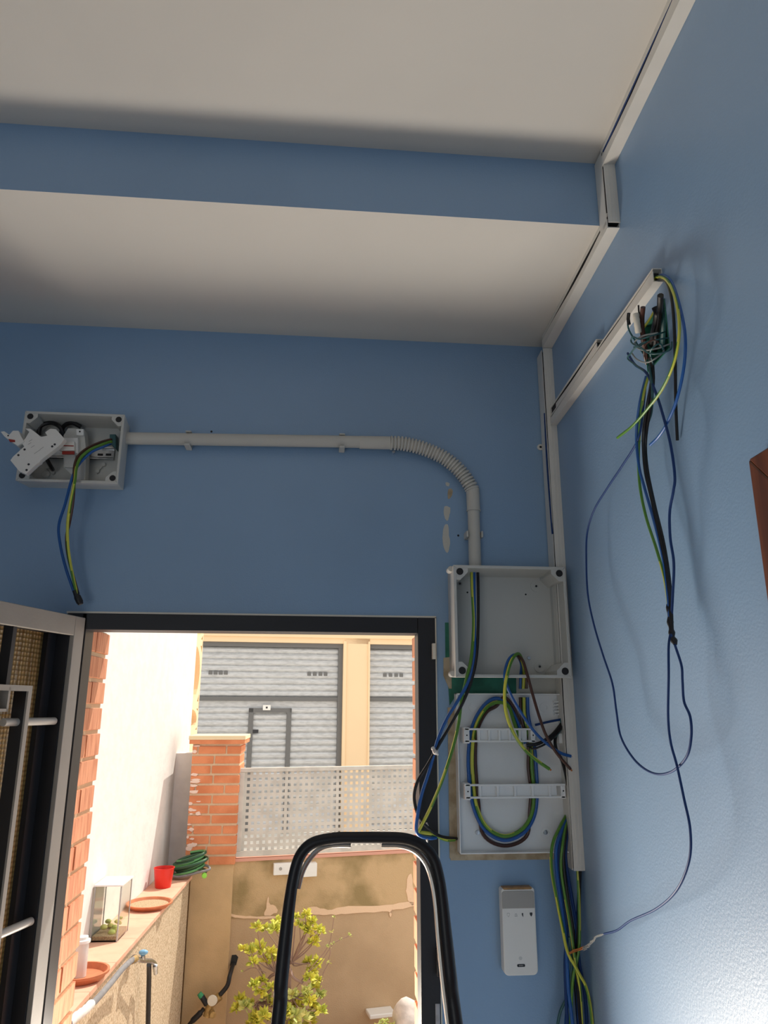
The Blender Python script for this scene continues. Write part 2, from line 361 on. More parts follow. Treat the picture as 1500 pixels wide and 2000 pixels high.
# ================================================================== TRUNKING on the right wall
def channel(name, label, a0, a1, z0, z1, dep, horizontal=True, open_='side', gaps=(), wire=None, lid_cut=.30, lid0=0, lid1=1, endwood=False):
    """open channel with a lid that leaves a dark slit"""
    o = empty(name, RW.pt((a0+a1)/2, 0, z0), label, 'trunking', 'open cable trunking on the right wall')
    th = .0018; g = MB()
    if horizontal:
        g.box(RW, a0, a1, -th, -.0003, z0, z1); g.box(RW, a0, a1, -dep, -th, z0, z0+th); g.box(RW, a0, a1, -dep, -th, z1-th, z1)
        g.box(RW, a0, a1, -dep-.0012, -dep, z1-(z1-z0)*lid_cut*.6, z1)
        g.build('channel', M['trunk'], o)
        MB().box(RW, a0+.012, a1-.002, -dep*.86, -th, z0+th+.001, z1-th-.001).build('slit_shade', M['dark'], o)  # solid dark filler that puts shade into the slit
        L = (a1-a0); s0, s1 = a0+L*lid0, a0+L*lid1; n = 24; g = MB(); h = z1-z0
        for i in range(n):
            x0, x1 = s0+(s1-s0)*i/n, s0+(s1-s0)*(i+1)/n
            f = lambda x: lid_cut*h*(.80+.75*abs(math.sin((x-a0)*5.1+.6))**2)
            g.hexa([RW.pt(x0,-dep-.0016,z0-.0008),RW.pt(x1,-dep-.0016,z0-.0008),RW.pt(x1,-dep,z0-.0008),RW.pt(x0,-dep,z0-.0008),
                    RW.pt(x0,-dep-.0016,z1-f(x0)),RW.pt(x1,-dep-.0016,z1-f(x1)),RW.pt(x1,-dep,z1-f(x1)),RW.pt(x0,-dep,z1-f(x0))])
        bmesh.ops.remove_doubles(g.bm, verts=g.bm.verts, dist=1e-5)
        g.build('lid', M['trunk'], o)
        if wire: MB().tube(cr([RW.pt(a0+.01+(a1-a0-.02)*k/8, -dep*.90, z1-.008-.003*math.sin(k*1.7)) for k in range(9)]), .0028, 8).build('loose_wire', wire, o)
    else:
        w_ = a1-a0
        g.box(RW, a0, a1, -th, -.0003, z0, z1); g.box(RW, a0, a0+th, -dep, -th, z0, z1); g.box(RW, a1-th, a1, -dep, -th, z0, z1)
        g.box(RW, a0-.001, a0, -dep+.004, -.004, z0, z1)
        for q in (.33, .62): g.box(RW, a0-.0022, a0, -dep*q-.0012, -dep*q+.0012, z0, z1)
        g.build('channel', M['trunk'], o)
        MB().box(RW, a0+.0022, a1-.0022, -dep*.86, -th, z0+.002, z1-.002).build('slit_shade', M['dark'], o)  # dark block behind the lid, painted shade for the upright slit
        g = MB(); n = 24
        for i in range(n):
            q0, q1 = z0+(z1-z0)*i/n, z0+(z1-z0)*(i+1)/n
            f = lambda z: a1 - w_*(.42 + .10*math.sin(z*3.3))
            e = lambda z: a0 + w_*(.06+.11*abs(math.sin(z*4)))
            g.hexa([RW.pt(e(q0),-dep-.0016,q0),RW.pt(a1,-dep-.0016,q0),RW.pt(a1,-dep,q0),RW.pt(e(q0),-dep,q0),
                    RW.pt(e(q1),-dep-.0016,q1),RW.pt(a1,-dep-.0016,q1),RW.pt(a1,-dep,q1),RW.pt(e(q1),-dep,q1)])
        bmesh.ops.remove_doubles(g.bm, verts=g.bm.verts, dist=1e-5)
        g.build('lid', M['trunk'], o)
    return o
channel('cable_trunking', 'long white trunking under the higher ceiling with a blue wire in its slit', -.9, 1.30, 2.953, 2.996, .026, wire=M['wnavy'], lid_cut=.40)
channel('cable_trunking', 'short upright white trunking on the blue ceiling step', 1.292, 1.339, 2.806, 2.99, .026, False)
channel('cable_trunking', 'white trunking sloping along the edge of the lower ceiling', 1.297, 1.838, 2.796, 2.832, .026, wire=M['wblack'], lid_cut=.40)
channel('cable_trunking', 'tall white trunking running down the corner to the lower panel', 1.836, 1.897, 1.428, 2.794, .027, False)
mb = MB().box(RW, 1.836, 1.839, -.0285, -.024, 2.13, 2.56)
mb = MB(); mb.tube(cr([RW.pt(1.850, -.029, 2.60), RW.pt(1.848, -.031, 2.45), RW.pt(1.845, -.030, 2.32), RW.pt(1.842, -.0295, 2.25)]), .0025, 8)
tag(mb.build('electric_wire', M['wnavy']), 'short dark wire sticking out of the slit of the corner trunking', 'wire')
channel('cable_trunking', 'longer lower white trunking ending above the wall hole', 1.130, 1.835, 2.558, 2.586, .017, wire=M['wblack'], lid_cut=.22)
channel('cable_trunking', 'shorter white trunking stub lying above the longer one', 1.445, 1.835, 2.589, 2.612, .015, lid_cut=.4, lid1=.86)
# ================================================================== LEFT JUNCTION BOX
def open_box(name, label, a0, a1, z0, z1, t0, wall, m, boss, taper=.006, floor_t=-.004, holes=True, cat='junction box'):
    """a lidless moulded enclosure: walls, back, four corner bosses with screw holes"""
    e = empty(name, FW.pt((a0+a1)/2, 0, z0), label, cat)
    g = MB(); k = taper
    g.box(FW, a0+k, a1-k, floor_t, -.0005, z0+k, z1-k)
    def wallpiece(A, B, Ai, Bi):      # outer edge A-B (a,z), inner edge Ai-Bi
        def P(q, t, s): ca, cz = (a0+a1)/2, (z0+z1)/2; return FW.pt(q[0]+(k if q[0] < ca else -k)*s, t, q[1]+(k if q[1] < cz else -k)*s)
        g.hexa([P(A, t0, 0), P(B, t0, 0), P(Bi, t0, 0), P(Ai, t0, 0), P(A, floor_t, 1), P(B, floor_t, 1), P(Bi, floor_t, 1), P(Ai, floor_t, 1)])
    i0, i1, j0, j1 = a0+wall, a1-wall, z0+wall, z1-wall
    wallpiece((a0,z0),(a1,z0),(i0,j0),(i1,j0)); wallpiece((a1,z0),(a1,z1),(i1,j0),(i1,j1)); wallpiece((a1,z1),(a0,z1),(i1,j1),(i0,j1)); wallpiece((a0,z1),(a0,z0),(i0,j1),(i0,j0))
    g.build('body', m, e, .0025, 3)
    for sx, sz in ((0,0),(1,0),(0,1),(1,1)):
        x = (i0, i1)[sx]; z = (j0, j1)[sz]; ux = (1, -1)[sx]; uz = (1, -1)[sz]
        b = boss; g = MB()
        g.prism(FW, [(x-ux*.002, z-uz*.002), (x+ux*b, z-uz*.002), (x+ux*b, z+uz*b*.35), (x+ux*b*.35, z+uz*b), (x-ux*.002, z+uz*b)], t0+.0012, floor_t)
        o = g.build('corner_boss', m, e, .001)
        cx, cz = x+ux*b*.30, z+uz*b*.30
        MB().lathe(FW.pt(cx, t0+.0010, cz), [(boss*.30, 0), (boss*.30, -.0006)], 16, ax=(0, 1, 0)).build('screw_hole', M['dark'], o)
    return e
B1 = open_box('junction_box', 'open grey junction box with loose breakers, left on the blue wall', -.772, -.520, 2.350, 2.540, -.078, .007, M['box_pvc'], .026)
# fittings on its back
for px, py in ((88, 926), (213, 905)):
    a, z = FW.un(px, py, -.01)
g = MB(); a, z = FW.un(89, 925, -.01); g.lathe(FW.pt(a, -.004, z), [(.010, 0), (.010, .003), (.006, .004)], 20, ax=(0, -1, 0)); g.build('mounting_boss', M['box_pvc'], B1)
for (x0, y0), (x1, y1) in (((190, 920), (202, 907)), ((92, 912), (103, 922))):
    a, z = FW.un(x0, y0, -.012); a1, z1 = FW.un(x1, y1, -.012); g = MB()
    g.cyl(FW.pt(a, -.004, z), FW.pt(a, -.013, z), .005); g.cyl(FW.pt(a1, -.004, z1), FW.pt(a1, -.013, z1), .005)
    g.tube([FW.pt(a, -.009, z), FW.pt(a1, -.009, z1)], .0015, 6); g.build('mounting_post', M['box_pvc'], B1)
# DIN rail
a0, zz = FW.un(80, 885, -.02); a1, z2 = FW.un(221, 885, -.02)
g = MB(); g.box(FW, a0, a1, -.012, -.010, z2-.017, z2+.017); g.box(FW, a0, a1, -.019, -.012, z2-.0135, z2-.0120); g.box(FW, a0, a1, -.019, -.012, z2+.0120, z2+.0135)
g.box(FW, a0, a1, -.019, -.018, z2-.0175, z2-.012); g.box(FW, a0, a1, -.019, -.018, z2+.012, z2+.0175)
rail = g.build('mounting_rail', M['steel'], B1)
for px in (196, 212):
    a, z = FW.un(px, 888, -.012); MB().box(FW, a-.007, a+.007, -.0125, -.0118, z-.003, z+.003).build('rail_slot', M['dark'], rail)
# breaker modules clipped on the rail
bk = empty('circuit_breaker', FW.pt(-.64, -.02, 2.40), 'upright grey breaker clipped on the rail inside the left box', 'circuit breaker')
def pr(F, pts, t0, t1, name, m, parent, bevel=.0008):
    g = MB().prism(F, [F.un(px, py, t0) for px, py in pts], t0, t1); return g.build(name, m, parent, bevel)
pr(FW, [(124,850),(133,836),(164,838),(168,880),(166,937),(150,938),(124,912)], -.052, -.019, 'case', M['box_pvc'], bk)
pr(FW, [(122,855),(152,855),(152,885),(122,885)], -.066, -.052, 'front', M['panel_pvc'], bk)
o = pr(FW, [(114,866),(145,862),(145,880),(116,880)], -.078, -.066, 'lever', M['white'], bk)
pr(FW, [(121,881),(145,881),(145,887),(121,887)], -.0785, -.074, 'red_stripe', M['red'], bk)
pr(FW, [(113,869),(144,870),(144,872),(113,871)], -.0785, -.0782, 'printed_line', M['red'], bk)
pr(FW, [(149,838),(163,838),(163,850),(149,850)], -.060, -.052, 'terminal_block', M['panel_pvc'], bk)
a, z = FW.un(156, 843, -.060); MB().cyl(FW.pt(a, -.0602, z), FW.pt(a, -.0608, z), .0022).build('terminal_screw', M['dark'], bk)
pr(FW, [(126,887),(147,887),(146,914),(126,912)], -.058, -.052, 'lower_cover', M['box_pvc'], bk)
# loose breaker hanging out at an angle
lb = empty('circuit_breaker', FW.p3(65, 885, -.11), 'loose white breaker hanging askew out of the left junction box', 'circuit breaker')
pr(FW, [(49,837),(59,837),(70,845),(80,853),(92,851),(88,844),(98,837),(109,838),(126,857),(118,868),(79,899),(77,903),(73,905),(50,926),(38,921),(20,899),(25,892),(47,872),(42,865),(50,855),(57,843)], -.118, -.100, 'case', M['white'], lb)
for px, py in ((48,878),(36,889),(56,907),(52,918),(102,872),(107,868)):
    a, z = FW.un(px, py, -.118); MB().cyl(FW.pt(a, -.1178, z), FW.pt(a, -.1186, z), .0028, n=12).build('rivet', M['ink'], lb)
for q in ((58,866),(64,872),(60,860),(76,880),(82,875),(70,884)):
    a, z = FW.un(q[0], q[1], -.118); g = MB(); g.prism(FW, [(a-.004, z-.003), (a-.0035, z-.0038), (a+.004, z+.0024), (a+.0035, z+.0032)], -.1186, -.118); g.build('printed_line', M['palprint'], lb)
lb2 = empty('circuit_breaker', FW.p3(28, 855, -.11), 'small white breaker piece at the far left edge of the picture', 'circuit breaker')
pr(FW, [(1,843),(8,842),(18,849),(25,841),(36,841),(42,854),(47,862),(34,871),(18,860),(8,852)], -.122, -.098, 'case', M['white'], lb2)
pr(FW, [(16,857),(29,859),(29,863),(19,863)], -.124, -.121, 'dark_lever', M['red'], lb2)
a, z = FW.un(16, 851, -.122); MB().cyl(FW.pt(a, -.1215, z), FW.pt(a, -.1226, z), .002, n=10).build('rivet', M['ink'], lb2)
# green gland where the conduit enters
g = MB(); g.prism(FW, [FW.un(*q, -.05) for q in ((214,848),(226,848),(226,876),(214,864))], -.05, -.02)
g.build('cable_gland', M['wteal'], B1, .001)

# ================================================================== CONDUIT
def P(px, py, off, F=FW): return F.p3(px, py, -off)
cn = empty('conduit', P(500, 860, .02), 'light grey conduit running from the left box to the right box', 'conduit')
g = MB(); g.tube([P(240,856,.024), P(762,864,.024)], .0165, 20); g.build('straight_pipe', M['grey_pvc'], cn)
g = MB(); g.tube([P(702,864,.024), P(762,865,.024)], .0180, 20); g.build('sleeve', M['grey_pvc'], cn)
path = cr([P(762,865,.024), P(790,867,.024), P(830,877,.024), P(870,896,.024), P(900,922,.024), P(918,948,.024), P(923,959,.024)], 40)
# resample evenly so that the ribs are regular
L = [0]
for a, b_ in zip(path, path[1:]): L.append(L[-1]+(b_-a).length)
n = 240; pts = []; j = 0
for i in range(n+1):
    d = L[-1]*i/n
    while j < len(L)-2 and L[j+1] < d: j += 1
    q = (d-L[j])/max(L[j+1]-L[j], 1e-9); pts.append(path[j].lerp(path[j+1], q))
g = MB(); g.tube(pts, [.0198 if (i % 8) in (1, 2, 3, 4, 5) else .0145 for i in range(n+1)], 20); o = g.build('corrugated_bend', M['grey_pvc'], cn)
g = MB(); g.tube([P(923,955,.024), P(925,998,.024)], .0182, 20); g.tube([P(925,996,.024), P(925,998.5,.024)], .0195, 20); g.build('sleeve', M['grey_pvc'], cn)
g = MB(); g.tube([P(925,998,.024), P(928,1112,.024)], .0165, 20); g.build('drop_pipe', M['grey_pvc'], cn)
for px, py in ((368, 858), (668, 863)):
    c = P(px, py, .024); g = MB(); q = []
    for k in range(13):
        an = R(-60+300*k/12+0); q.append(c+V((0, -math.cos(an)*0-.0, 0)))
    g.box(FW, c.x-.008, c.x+.008, -.044, -.0, c.z-.0235, c.z-.0175); g.box(FW, c.x-.008, c.x+.008, -.034, -.0, c.z+.0175, c.z+.0220); g.box(FW, c.x-.008, c.x+.008, -.008, -.0, c.z-.02, c.z+.02)
    g.build('clip', M['grey_pvc'], cn, .002)
c = P(926, 1045, .024); g = MB(); g.box(FW, c.x-.0235, c.x-.0175, -.038, 0, c.z-.009, c.z+.009); g.box(FW, c.x+.0175, c.x+.022, -.038, 0, c.z-.009, c.z+.009); g.box(FW, c.x-.02, c.x+.02, -.008, 0, c.z-.009, c.z+.009)
g.build('clip', M['grey_pvc'], cn, .002)

# old fixings and marks on the far wall
def blob(name, F, pts, t, m, label, cat, group=None, th=.0012):
    """irregular thin patch on the wall"""
    P_ = cr([V((a, 0, z)) for a, z in [F.un(px, py, 0) for px, py in pts]], 4, closed=True)
    g = MB().prism(F, [(p.x+random.uniform(-.0006, .0006), p.z+random.uniform(-.0006, .0006)) for p in P_], -th-t, -.0002)
    return tag(g.build(name, m), label, cat, group)
blob('filler_patch', FW, [(868,1027),(875,1026),(877,1045),(879,1062),(874,1080),(867,1070),(864,1050)], 0, M['filler'], 'longest bare filler patch on the blue wall left of the conduit drop', 'paint patch')
blob('filler_patch', FW, [(868,990),(879,992),(878,1005),(874,1017),(868,1010)], 0, M['filler'], 'middle bare filler patch on the blue wall left of the conduit drop', 'paint patch')
blob('filler_patch', FW, [(876,956),(884,957),(882,970),(875,974)], 0, M['plaster'], 'small broken patch under the corrugated conduit bend', 'paint patch')
blob('filler_patch', FW, [(871,942),(878,944),(876,950),(871,948)], 0, M['filler'], 'tiniest pale nick close under the corrugated conduit bend', 'paint patch')
def plug(px, py, label, m=M['dark'], r=.003):
    a, z = FW.un(px, py, 0); g = MB().lathe(FW.pt(a, -.0006, z), [(r, 0), (r, .0005)], 12, ax=(0, 1, 0)); return tag(g.build('screw_hole', m), label, 'hole')
plug(895, 1046, 'small dark screw hole left of the conduit drop clip')
plug(413, 843, 'small screw hole above the horizontal conduit')
a, z = FW.un(1055, 874, 0); g = MB().lathe(FW.pt(a, -.004, z), [(.003, 0), (.009, .0005), (.009, .004)], 20, ax=(0, 1, 0))
e = tag(g.build('wall_plug', M['trunk']), 'small round white fixing left of the corner trunking', 'fixing')
MB().lathe(FW.pt(a, -.0042, z), [(.0035, 0), (.0035, -.0005)], 14, ax=(0, 1, 0)).build('screw_hole', M['dark'], e)
a, z = FW.un(768, 885, 0); g = MB().cyl(FW.pt(a, 0, z), FW.pt(a, -.012, z), .004); tag(g.build('screw', M['steel']), 'screw sticking out of the wall under the conduit', 'screw')

# old green paint and bare plaster around the panel
for pts, m, lab in (
    ([(869,1216),(884,1216),(884,1300),(870,1300)], 'green', 'narrow strip of old green paint left of the right box'),
    ([(874,1322),(1008,1322),(1008,1362),(888,1362),(878,1378)], 'green', 'block of old green paint between the right box and the panel'),
    ([(1008,1324),(1106,1324),(1108,1358),(1008,1358)], 'filler', 'pale bare plaster between the right box and the panel'),
    ([(874,1382),(897,1380),(900,1676),(878,1676)], 'plaster', 'upright band of bare brown plaster left of the lower panel'),
    ([(866,1285),(881,1283),(882,1345),(877,1345),(866,1320)], 'plaster', 'crumbled plaster spot below the green strip'),
    ([(878,1662),(1120,1662),(1122,1684),(1090,1678),(880,1680)], 'plaster', 'bare brown plaster ledge under the lower panel')):
    g = MB().prism(FW, [FW.un(*q) for q in pts], -.0014 if m == 'green' else -.0025-.0005*(pts[0][1] > 1600), -.0002); tag(g.build('wall_patch', M[m]), lab, 'paint patch')

# ================================================================== RIGHT JUNCTION BOX
B2 = open_box('junction_box', 'large open grey junction box at the end of the conduit', .336, .629, 1.872, 2.152, -.105, .008, M['box_pvc'], .030, taper=.004)
for px, py in ((1047, 1145), (1054, 1302), (898, 1140)):
    a, z = FW.un(px, py, -.006); g = MB().lathe(FW.pt(a, -.004, z), [(.015, 0), (.015, .003), (.006, .0035), (.006, .002)], 24, ax=(0, -1, 0)); o = g.build('mounting_boss', M['box_pvc'], B2)
    MB().lathe(FW.pt(a, -.0075, z), [(.003, 0), (.003, .0006)], 12, ax=(0, -1, 0)).build('screw', M['ink'], o)
a, z = FW.un(1033, 1285, -.005); MB().lathe(FW.pt(a, -.004, z), [(.005, 0), (.004, .003)], 14, ax=(0, -1, 0)).build('wall_screw', M['steel'], B2)
for px, py in ((1027, 1161), (913, 1157)):
    a, z = FW.un(px, py, -.005); MB().lathe(FW.pt(a, -.004, z), [(.0025, 0), (.0025, .0005)], 10, ax=(0, -1, 0)).build('screw_hole', M['dark'], B2)
for z in (2.145, 1.882): MB().cyl(FW.pt(.334, -.055, z), FW.pt(.334, -.085, z), .008).build('hinge_lug', M['box_pvc'], B2, .002)

# ================================================================== LOWER PANEL
PX0, PX1, PZ0, PZ1 = .350, .630, 1.462, 1.836
PN = empty('distribution_panel', FW.pt(.49, 0, PZ0), 'white uncovered distribution panel base under the right box', 'distribution panel')
g = MB(); g.box(FW, PX0, PX1, -.008, -.0026, PZ0, PZ1); g.box(FW, PX0, PX0+.003, -.035, -.008, PZ0, PZ1); g.box(FW, PX0, PX1, -.035, -.008, PZ1-.003, PZ1)
g.box(FW, PX0, PX1, -.035, -.008, PZ0, PZ0+.003); g.box(FW, PX1-.003, PX1, -.030, -.008, PZ0, PZ1)
g.build('base_tray', M['panel_pvc'], PN, .0008)
g = MB()
for k in range(5): g.box(FW, *sorted((FW.un(1082, 1370, -.02)[0], FW.un(1094, 1370, -.02)[0])), -.020, -.008, 1.818-.008*k-.003, 1.818-.008*k)
g.build('cable_entry_ribs', M['panel_pvc'], PN)
for (px, py, r) in ((1067, 1628, .014), (1063, 1382, .012), (924, 1382, .011)):
    a, z = FW.un(px, py, -.009); g = MB().lathe(FW.pt(a, -.008, z), [(r, 0), (r, .0025), (r*.6, .0028), (r*.6, .001)], 24, ax=(0, -1, 0)); o = g.build('knockout', M['panel_pvc'], PN)
for (px, py) in ((1066, 1626), (933, 1626)):
    a, z = FW.un(px, py, -.012); MB().lathe(FW.pt(a, -.008, z), [(.0055, 0), (.005, .0045), (.002, .005)], 12, ax=(0, -1, 0)).build('wall_screw', M['steel'], PN)
def crossbar(y0, x0, x1):
    a0, z = FW.un(x0, y0, -.05); a1, _ = FW.un(x1, y0, -.05); e = None; h = .0165
    g = MB(); g.box(FW, a0, a1, -.050, -.040, z+h-.0045, z+h); g.box(FW, a0, a1, -.050, -.040, z-h, z-h+.0045)
    n = 5
    for k in range(n):
        x = a0+.036+(a1-a0-.075)*k/(n-1); g.box(FW, x-.003, x+.003, -.048, -.040, z-h, z+h)
    g.box(FW, a0+.032, a1-.02, -.0425, -.040, z-h, z+h)
    o = g.build('cross_rail', M['panel_pvc'], PN, .0008)
    MB().box(FW, a0-.003, a0+.012, -.050, -.008, z-h-.003, z+h+.002).build('rail_post', M['panel_pvc'], o, .002)
    MB().box(FW, a1-.012, a1, -.050, -.008, z-h-.002, z+h-.004).build('rail_post', M['panel_pvc'], o, .002)
    for x in (a0+.005, a1-.006): MB().lathe(FW.pt(x, -.0502, z), [(.0018, 0), (.0018, -.0006)], 10, ax=(0, 1, 0)).build('screw_hole', M['dark'], o)
    return o
# upper rail is interrupted; its right end is a separate post
crossbar(1436, 908, 1046); crossbar(1546, 910, 1105)
a, z = FW.un(1096, 1442, -.03); g = MB(); g.box(FW, a-.007, a+.006, -.034, -.008, z-.012, z+.012); o = g.build('rail_post', M['panel_pvc'], PN, .0015)

# ================================================================== WIRES
stripe = lambda i, k: 1 if ((k + i//9) % 8) in (0, 1, 2) else 0
GY = [M['wgreen'], M['wyel']]
def wire(pts, m, label, r=.0027, F=FW, group=None, n=8, name='electric_wire', tip=None):
    P3 = [F.p3(q[0], q[1], -q[2]) for q in pts]
    g = MB().tube(cr(P3, 7), r, n, mi=stripe if m == 'gy' else None)
    o = g.build(name, GY if m == 'gy' else M[m]); tag(o, label, 'wire', group)
    if tip:
        a, b_ = P3[-2], P3[-1]; d = (b_-a).normalized()
        MB().tube([b_, b_+d*tip], r*.55, 6).build('bare_end', M['copper'], o)
    return o
# A  left box tails
wire([(218,866,.045),(206,871,.06),(180,882,.075),(160,900,.080),(147,918,.085),(139,940,.095),(127,985,.085),(115,1025,.07),(117,1060,.06),(128,1108,.055),(145,1158,.055)], 'wblue', 'blue wire bowing out under the left junction box', .0036)
wire([(218,862,.050),(200,868,.065),(175,879,.08),(157,895,.088),(149,915,.092),(146,940,.100),(137,985,.09),(132,1025,.08),(133,1070,.07),(140,1115,.062),(150,1160,.058)], 'gy', 'green and yellow wire hanging from the left junction box', .0038)
wire([(218,858,.050),(196,864,.06),(170,876,.07),(152,892,.08),(145,915,.088),(145,945,.096),(142,985,.085),(136,1020,.075),(130,1050,.066),(134,1090,.06),(150,1150,.054),(153,1160,.052)], 'wbrown', 'dark brown wire hanging behind the green one at the left box', .0036)
g = MB(); g.tube(cr([P(147,1153,.056), P(150,1163,.055), P(156,1176,.053), P(158,1181,.052)], 4), [.007]*5+[.0085]*4+[.007]*3+[.004], 12); tag(g.build('taped_wire_end', M['blackpl']), 'black taped end of the wires under the left junction box', 'tape')
for k, pts in enumerate(([(76,850,.02),(80,832,.03),(100,826,.035),(118,835,.04),(126,855,.03)], [(118,850,.02),(125,832,.03),(140,826,.035),(158,834,.03)], [(90,893,.08),(96,905,.06),(103,917,.03),(100,914,.02)])):
    wire(pts, 'wblack', ('thick black cable arched behind the loose breaker', 'thick black cable arched over the clipped breaker', 'black cable stub under the loose breaker')[k], .0058 if k < 2 else .005)
# B  tails from the conduit through the right box
wire([(921,1112,.055),(922,1150,.060),(925,1215,.075),(921,1280,.095),(910,1330,.112),(901,1370,.118),(896,1410,.118),(886,1455,.115),(865,1520,.10),(842,1575,.085),(822,1615,.07),(817,1625,.065),(826,1626,.058),(846,1629,.05),(870,1640,.03),(888,1640,.012)], 'gy', 'green and yellow wire drooping from the right box past the door frame', .0040)
wire([(926,1112,.055),(926,1150,.060),(927,1220,.075),(926,1285,.095),(916,1328,.115),(895,1367,.12),(872,1405,.12),(855,1445,.115),(840,1500,.105),(824,1550,.09),(816,1590,.08),(813,1622,.07),(822,1633,.062),(840,1637,.055),(852,1636,.045)], 'wblue', 'blue wire drooping from the right box past the door frame', .0040)
wire([(933,1112,.055),(934,1150,.060),(934,1220,.075),(931,1280,.095),(922,1325,.115),(905,1370,.12),(880,1415,.12),(857,1455,.115),(836,1492,.105),(816,1525,.09),(809,1555,.08),(814,1585,.075),(825,1605,.07),(842,1622,.06),(862,1634,.04),(892,1638,.008)], 'wblack', 'black wire drooping from the right box past the door frame', .0038)
g = MB(); g.tube(cr([P(846,1463,.125), P(850,1469,.13), P(856,1474,.125)], 4), [.003,.004,.005,.005,.006,.005,.004,.003,.002], 8); g.ball(P(846,1462,.125), .005); tag(g.build('tape_scrap', M['tape']), 'white scrap of tape binding the drooping blue and black wires', 'tape')
for q, lab in (((833,1613), 'upper'), ((832,1640), 'lower')):
    g = MB(); g.tube([P(q[0], q[1]-6, .055), P(q[0]+2, q[1], .06), P(q[0]+3, q[1]+6, .055)], [.002,.003,.001], 8); tag(g.build('tape_scrap', M['tape']), lab+' white tape shred at the sharp bend of the drooping wires', 'tape')
# C  second set looping over the rim of the right box
wire([(1016,1345,.012),(1017,1318,.020),(1018,1296,.05),(1008,1279,.085),(995,1286,.112),(987,1308,.122),(987,1330,.12),(1000,1362,.105),(1024,1402,.09),(1050,1436,.08),(1078,1460,.075),(1098,1472,.07),(1115,1477,.065)], 'wblue', 'blue wire arching over the lower rim of the right box', .0038, tip=.006)
wire([(1022,1345,.012),(1023,1318,.020),(1022,1298,.055),(1013,1277,.09),(1000,1288,.118),(991,1315,.128),(986,1350,.122),(988,1390,.11),(1002,1430,.10),(1024,1463,.09),(1050,1486,.082),(1073,1502,.078)], 'gy', 'green and yellow wire arching over the lower rim of the right box', .0042, tip=.005)
wire([(1028,1345,.012),(1027,1318,.020),(1020,1296,.05),(1012,1282,.085),(1021,1290,.105),(1030,1318,.12),(1042,1362,.11),(1054,1402,.10),(1067,1437,.09),(1088,1472,.08),(1114,1502,.07)], 'wbrown', 'brown wire arching over the lower rim of the right box', .0036, tip=.006)
# D  oval coil in the panel
def oval(off, dx):
    base = [(1030,1362),(1032,1400),(1042,1445),(1047,1500),(1049,1550),(1043,1595),(1022,1627),(985,1641),(948,1622),(926,1580),(917,1530),(915,1470),(924,1415),(945,1378),(968,1364)]
    cx, cy = 982, 1503; out = []
    for i, (x, y) in enumerate(base):
        d = math.hypot(x-cx, y-cy); k = 1-dx/d
        if i < 2: out.append((x-dx*.9, y, off))
        else: out.append((cx+(x-cx)*k, cy+(y-cy)*k, off))
    return out
wire(oval(.020, 0)+[(990,1374,.03),(1008,1405,.035),(1026,1452,.035)], 'wblue', 'outermost blue cable of the oval coil in the panel', .0046)
wire(oval(.024, 8)+[(992,1378,.034),(1004,1410,.04),(1019,1455,.04)], 'gy', 'middle green and yellow cable of the oval coil in the panel', .0046)
wire([(x, y+(8 if y > 1600 else 0), .018) for x, y, _ in oval(.018, 15)[:6]]+[(1028,1634,.012),(985,1652,.011),(944,1630,.012)]+[(x, y, .018) for x, y, _ in oval(.018, 15)[9:]]+[(985,1362,.028),(1003,1382,.03),(1016,1415,.03)], 'wbrown', 'dark brown cable of the oval coil in the panel', .0044)
# E  cables at the right edge of the panel
wire([(1108,1398,.012),(1098,1412,.03),(1078,1436,.045),(1052,1452,.05),(1028,1456,.05)], 'wblack', 'thick black cable crossing the right of the panel', .0045)
wire([(1106,1404,.02),(1080,1408,.035),(1045,1416,.03)], 'wnavy', 'thin navy wire lying across the top right of the panel', .0030)
wire([(1106,1410,.02),(1094,1424,.03),(1085,1440,.035),(1086,1462,.04),(1100,1492,.045),(1112,1545,.05),(1124,1600,.052),(1133,1650,.055),(1132,1720,.05),(1130,1800,.045),(1127,1880,.045),(1130,1950,.05),(1140,2080,.05)], 'wblack', 'black cable falling along the corner trunking past the panel', .0042)
wire([(1110,1500,.040),(1116,1550,.045),(1128,1605,.05),(1137,1650,.052),(1133,1700,.045),(1128,1790,.04),(1122,1880,.04),(1128,1940,.045),(1133,2080,.05)], 'wnavy', 'navy cable falling along the corner trunking past the panel', .0042)
wire([(1124,1640,.045),(1128,1700,.05),(1131,1770,.05),(1131,1850,.05),(1120,1905,.05),(1116,1960,.045),(1112,2080,.045)], 'gy', 'green and yellow cable falling beside the corner trunking', .0036)
wire([(1102,1396,.015),(1096,1405,.03),(1097,1420,.035),(1084,1438,.04),(1060,1448,.045)], 'wteal', 'short dark teal wire in the knot at the right of the panel', .0032)
wire([(1110,1402,.03),(1090,1430,.045),(1070,1450,.055),(1045,1462,.05),(1034,1460,.045)], 'wblack', 'thin black wire in the knot at the right of the panel', .0026)
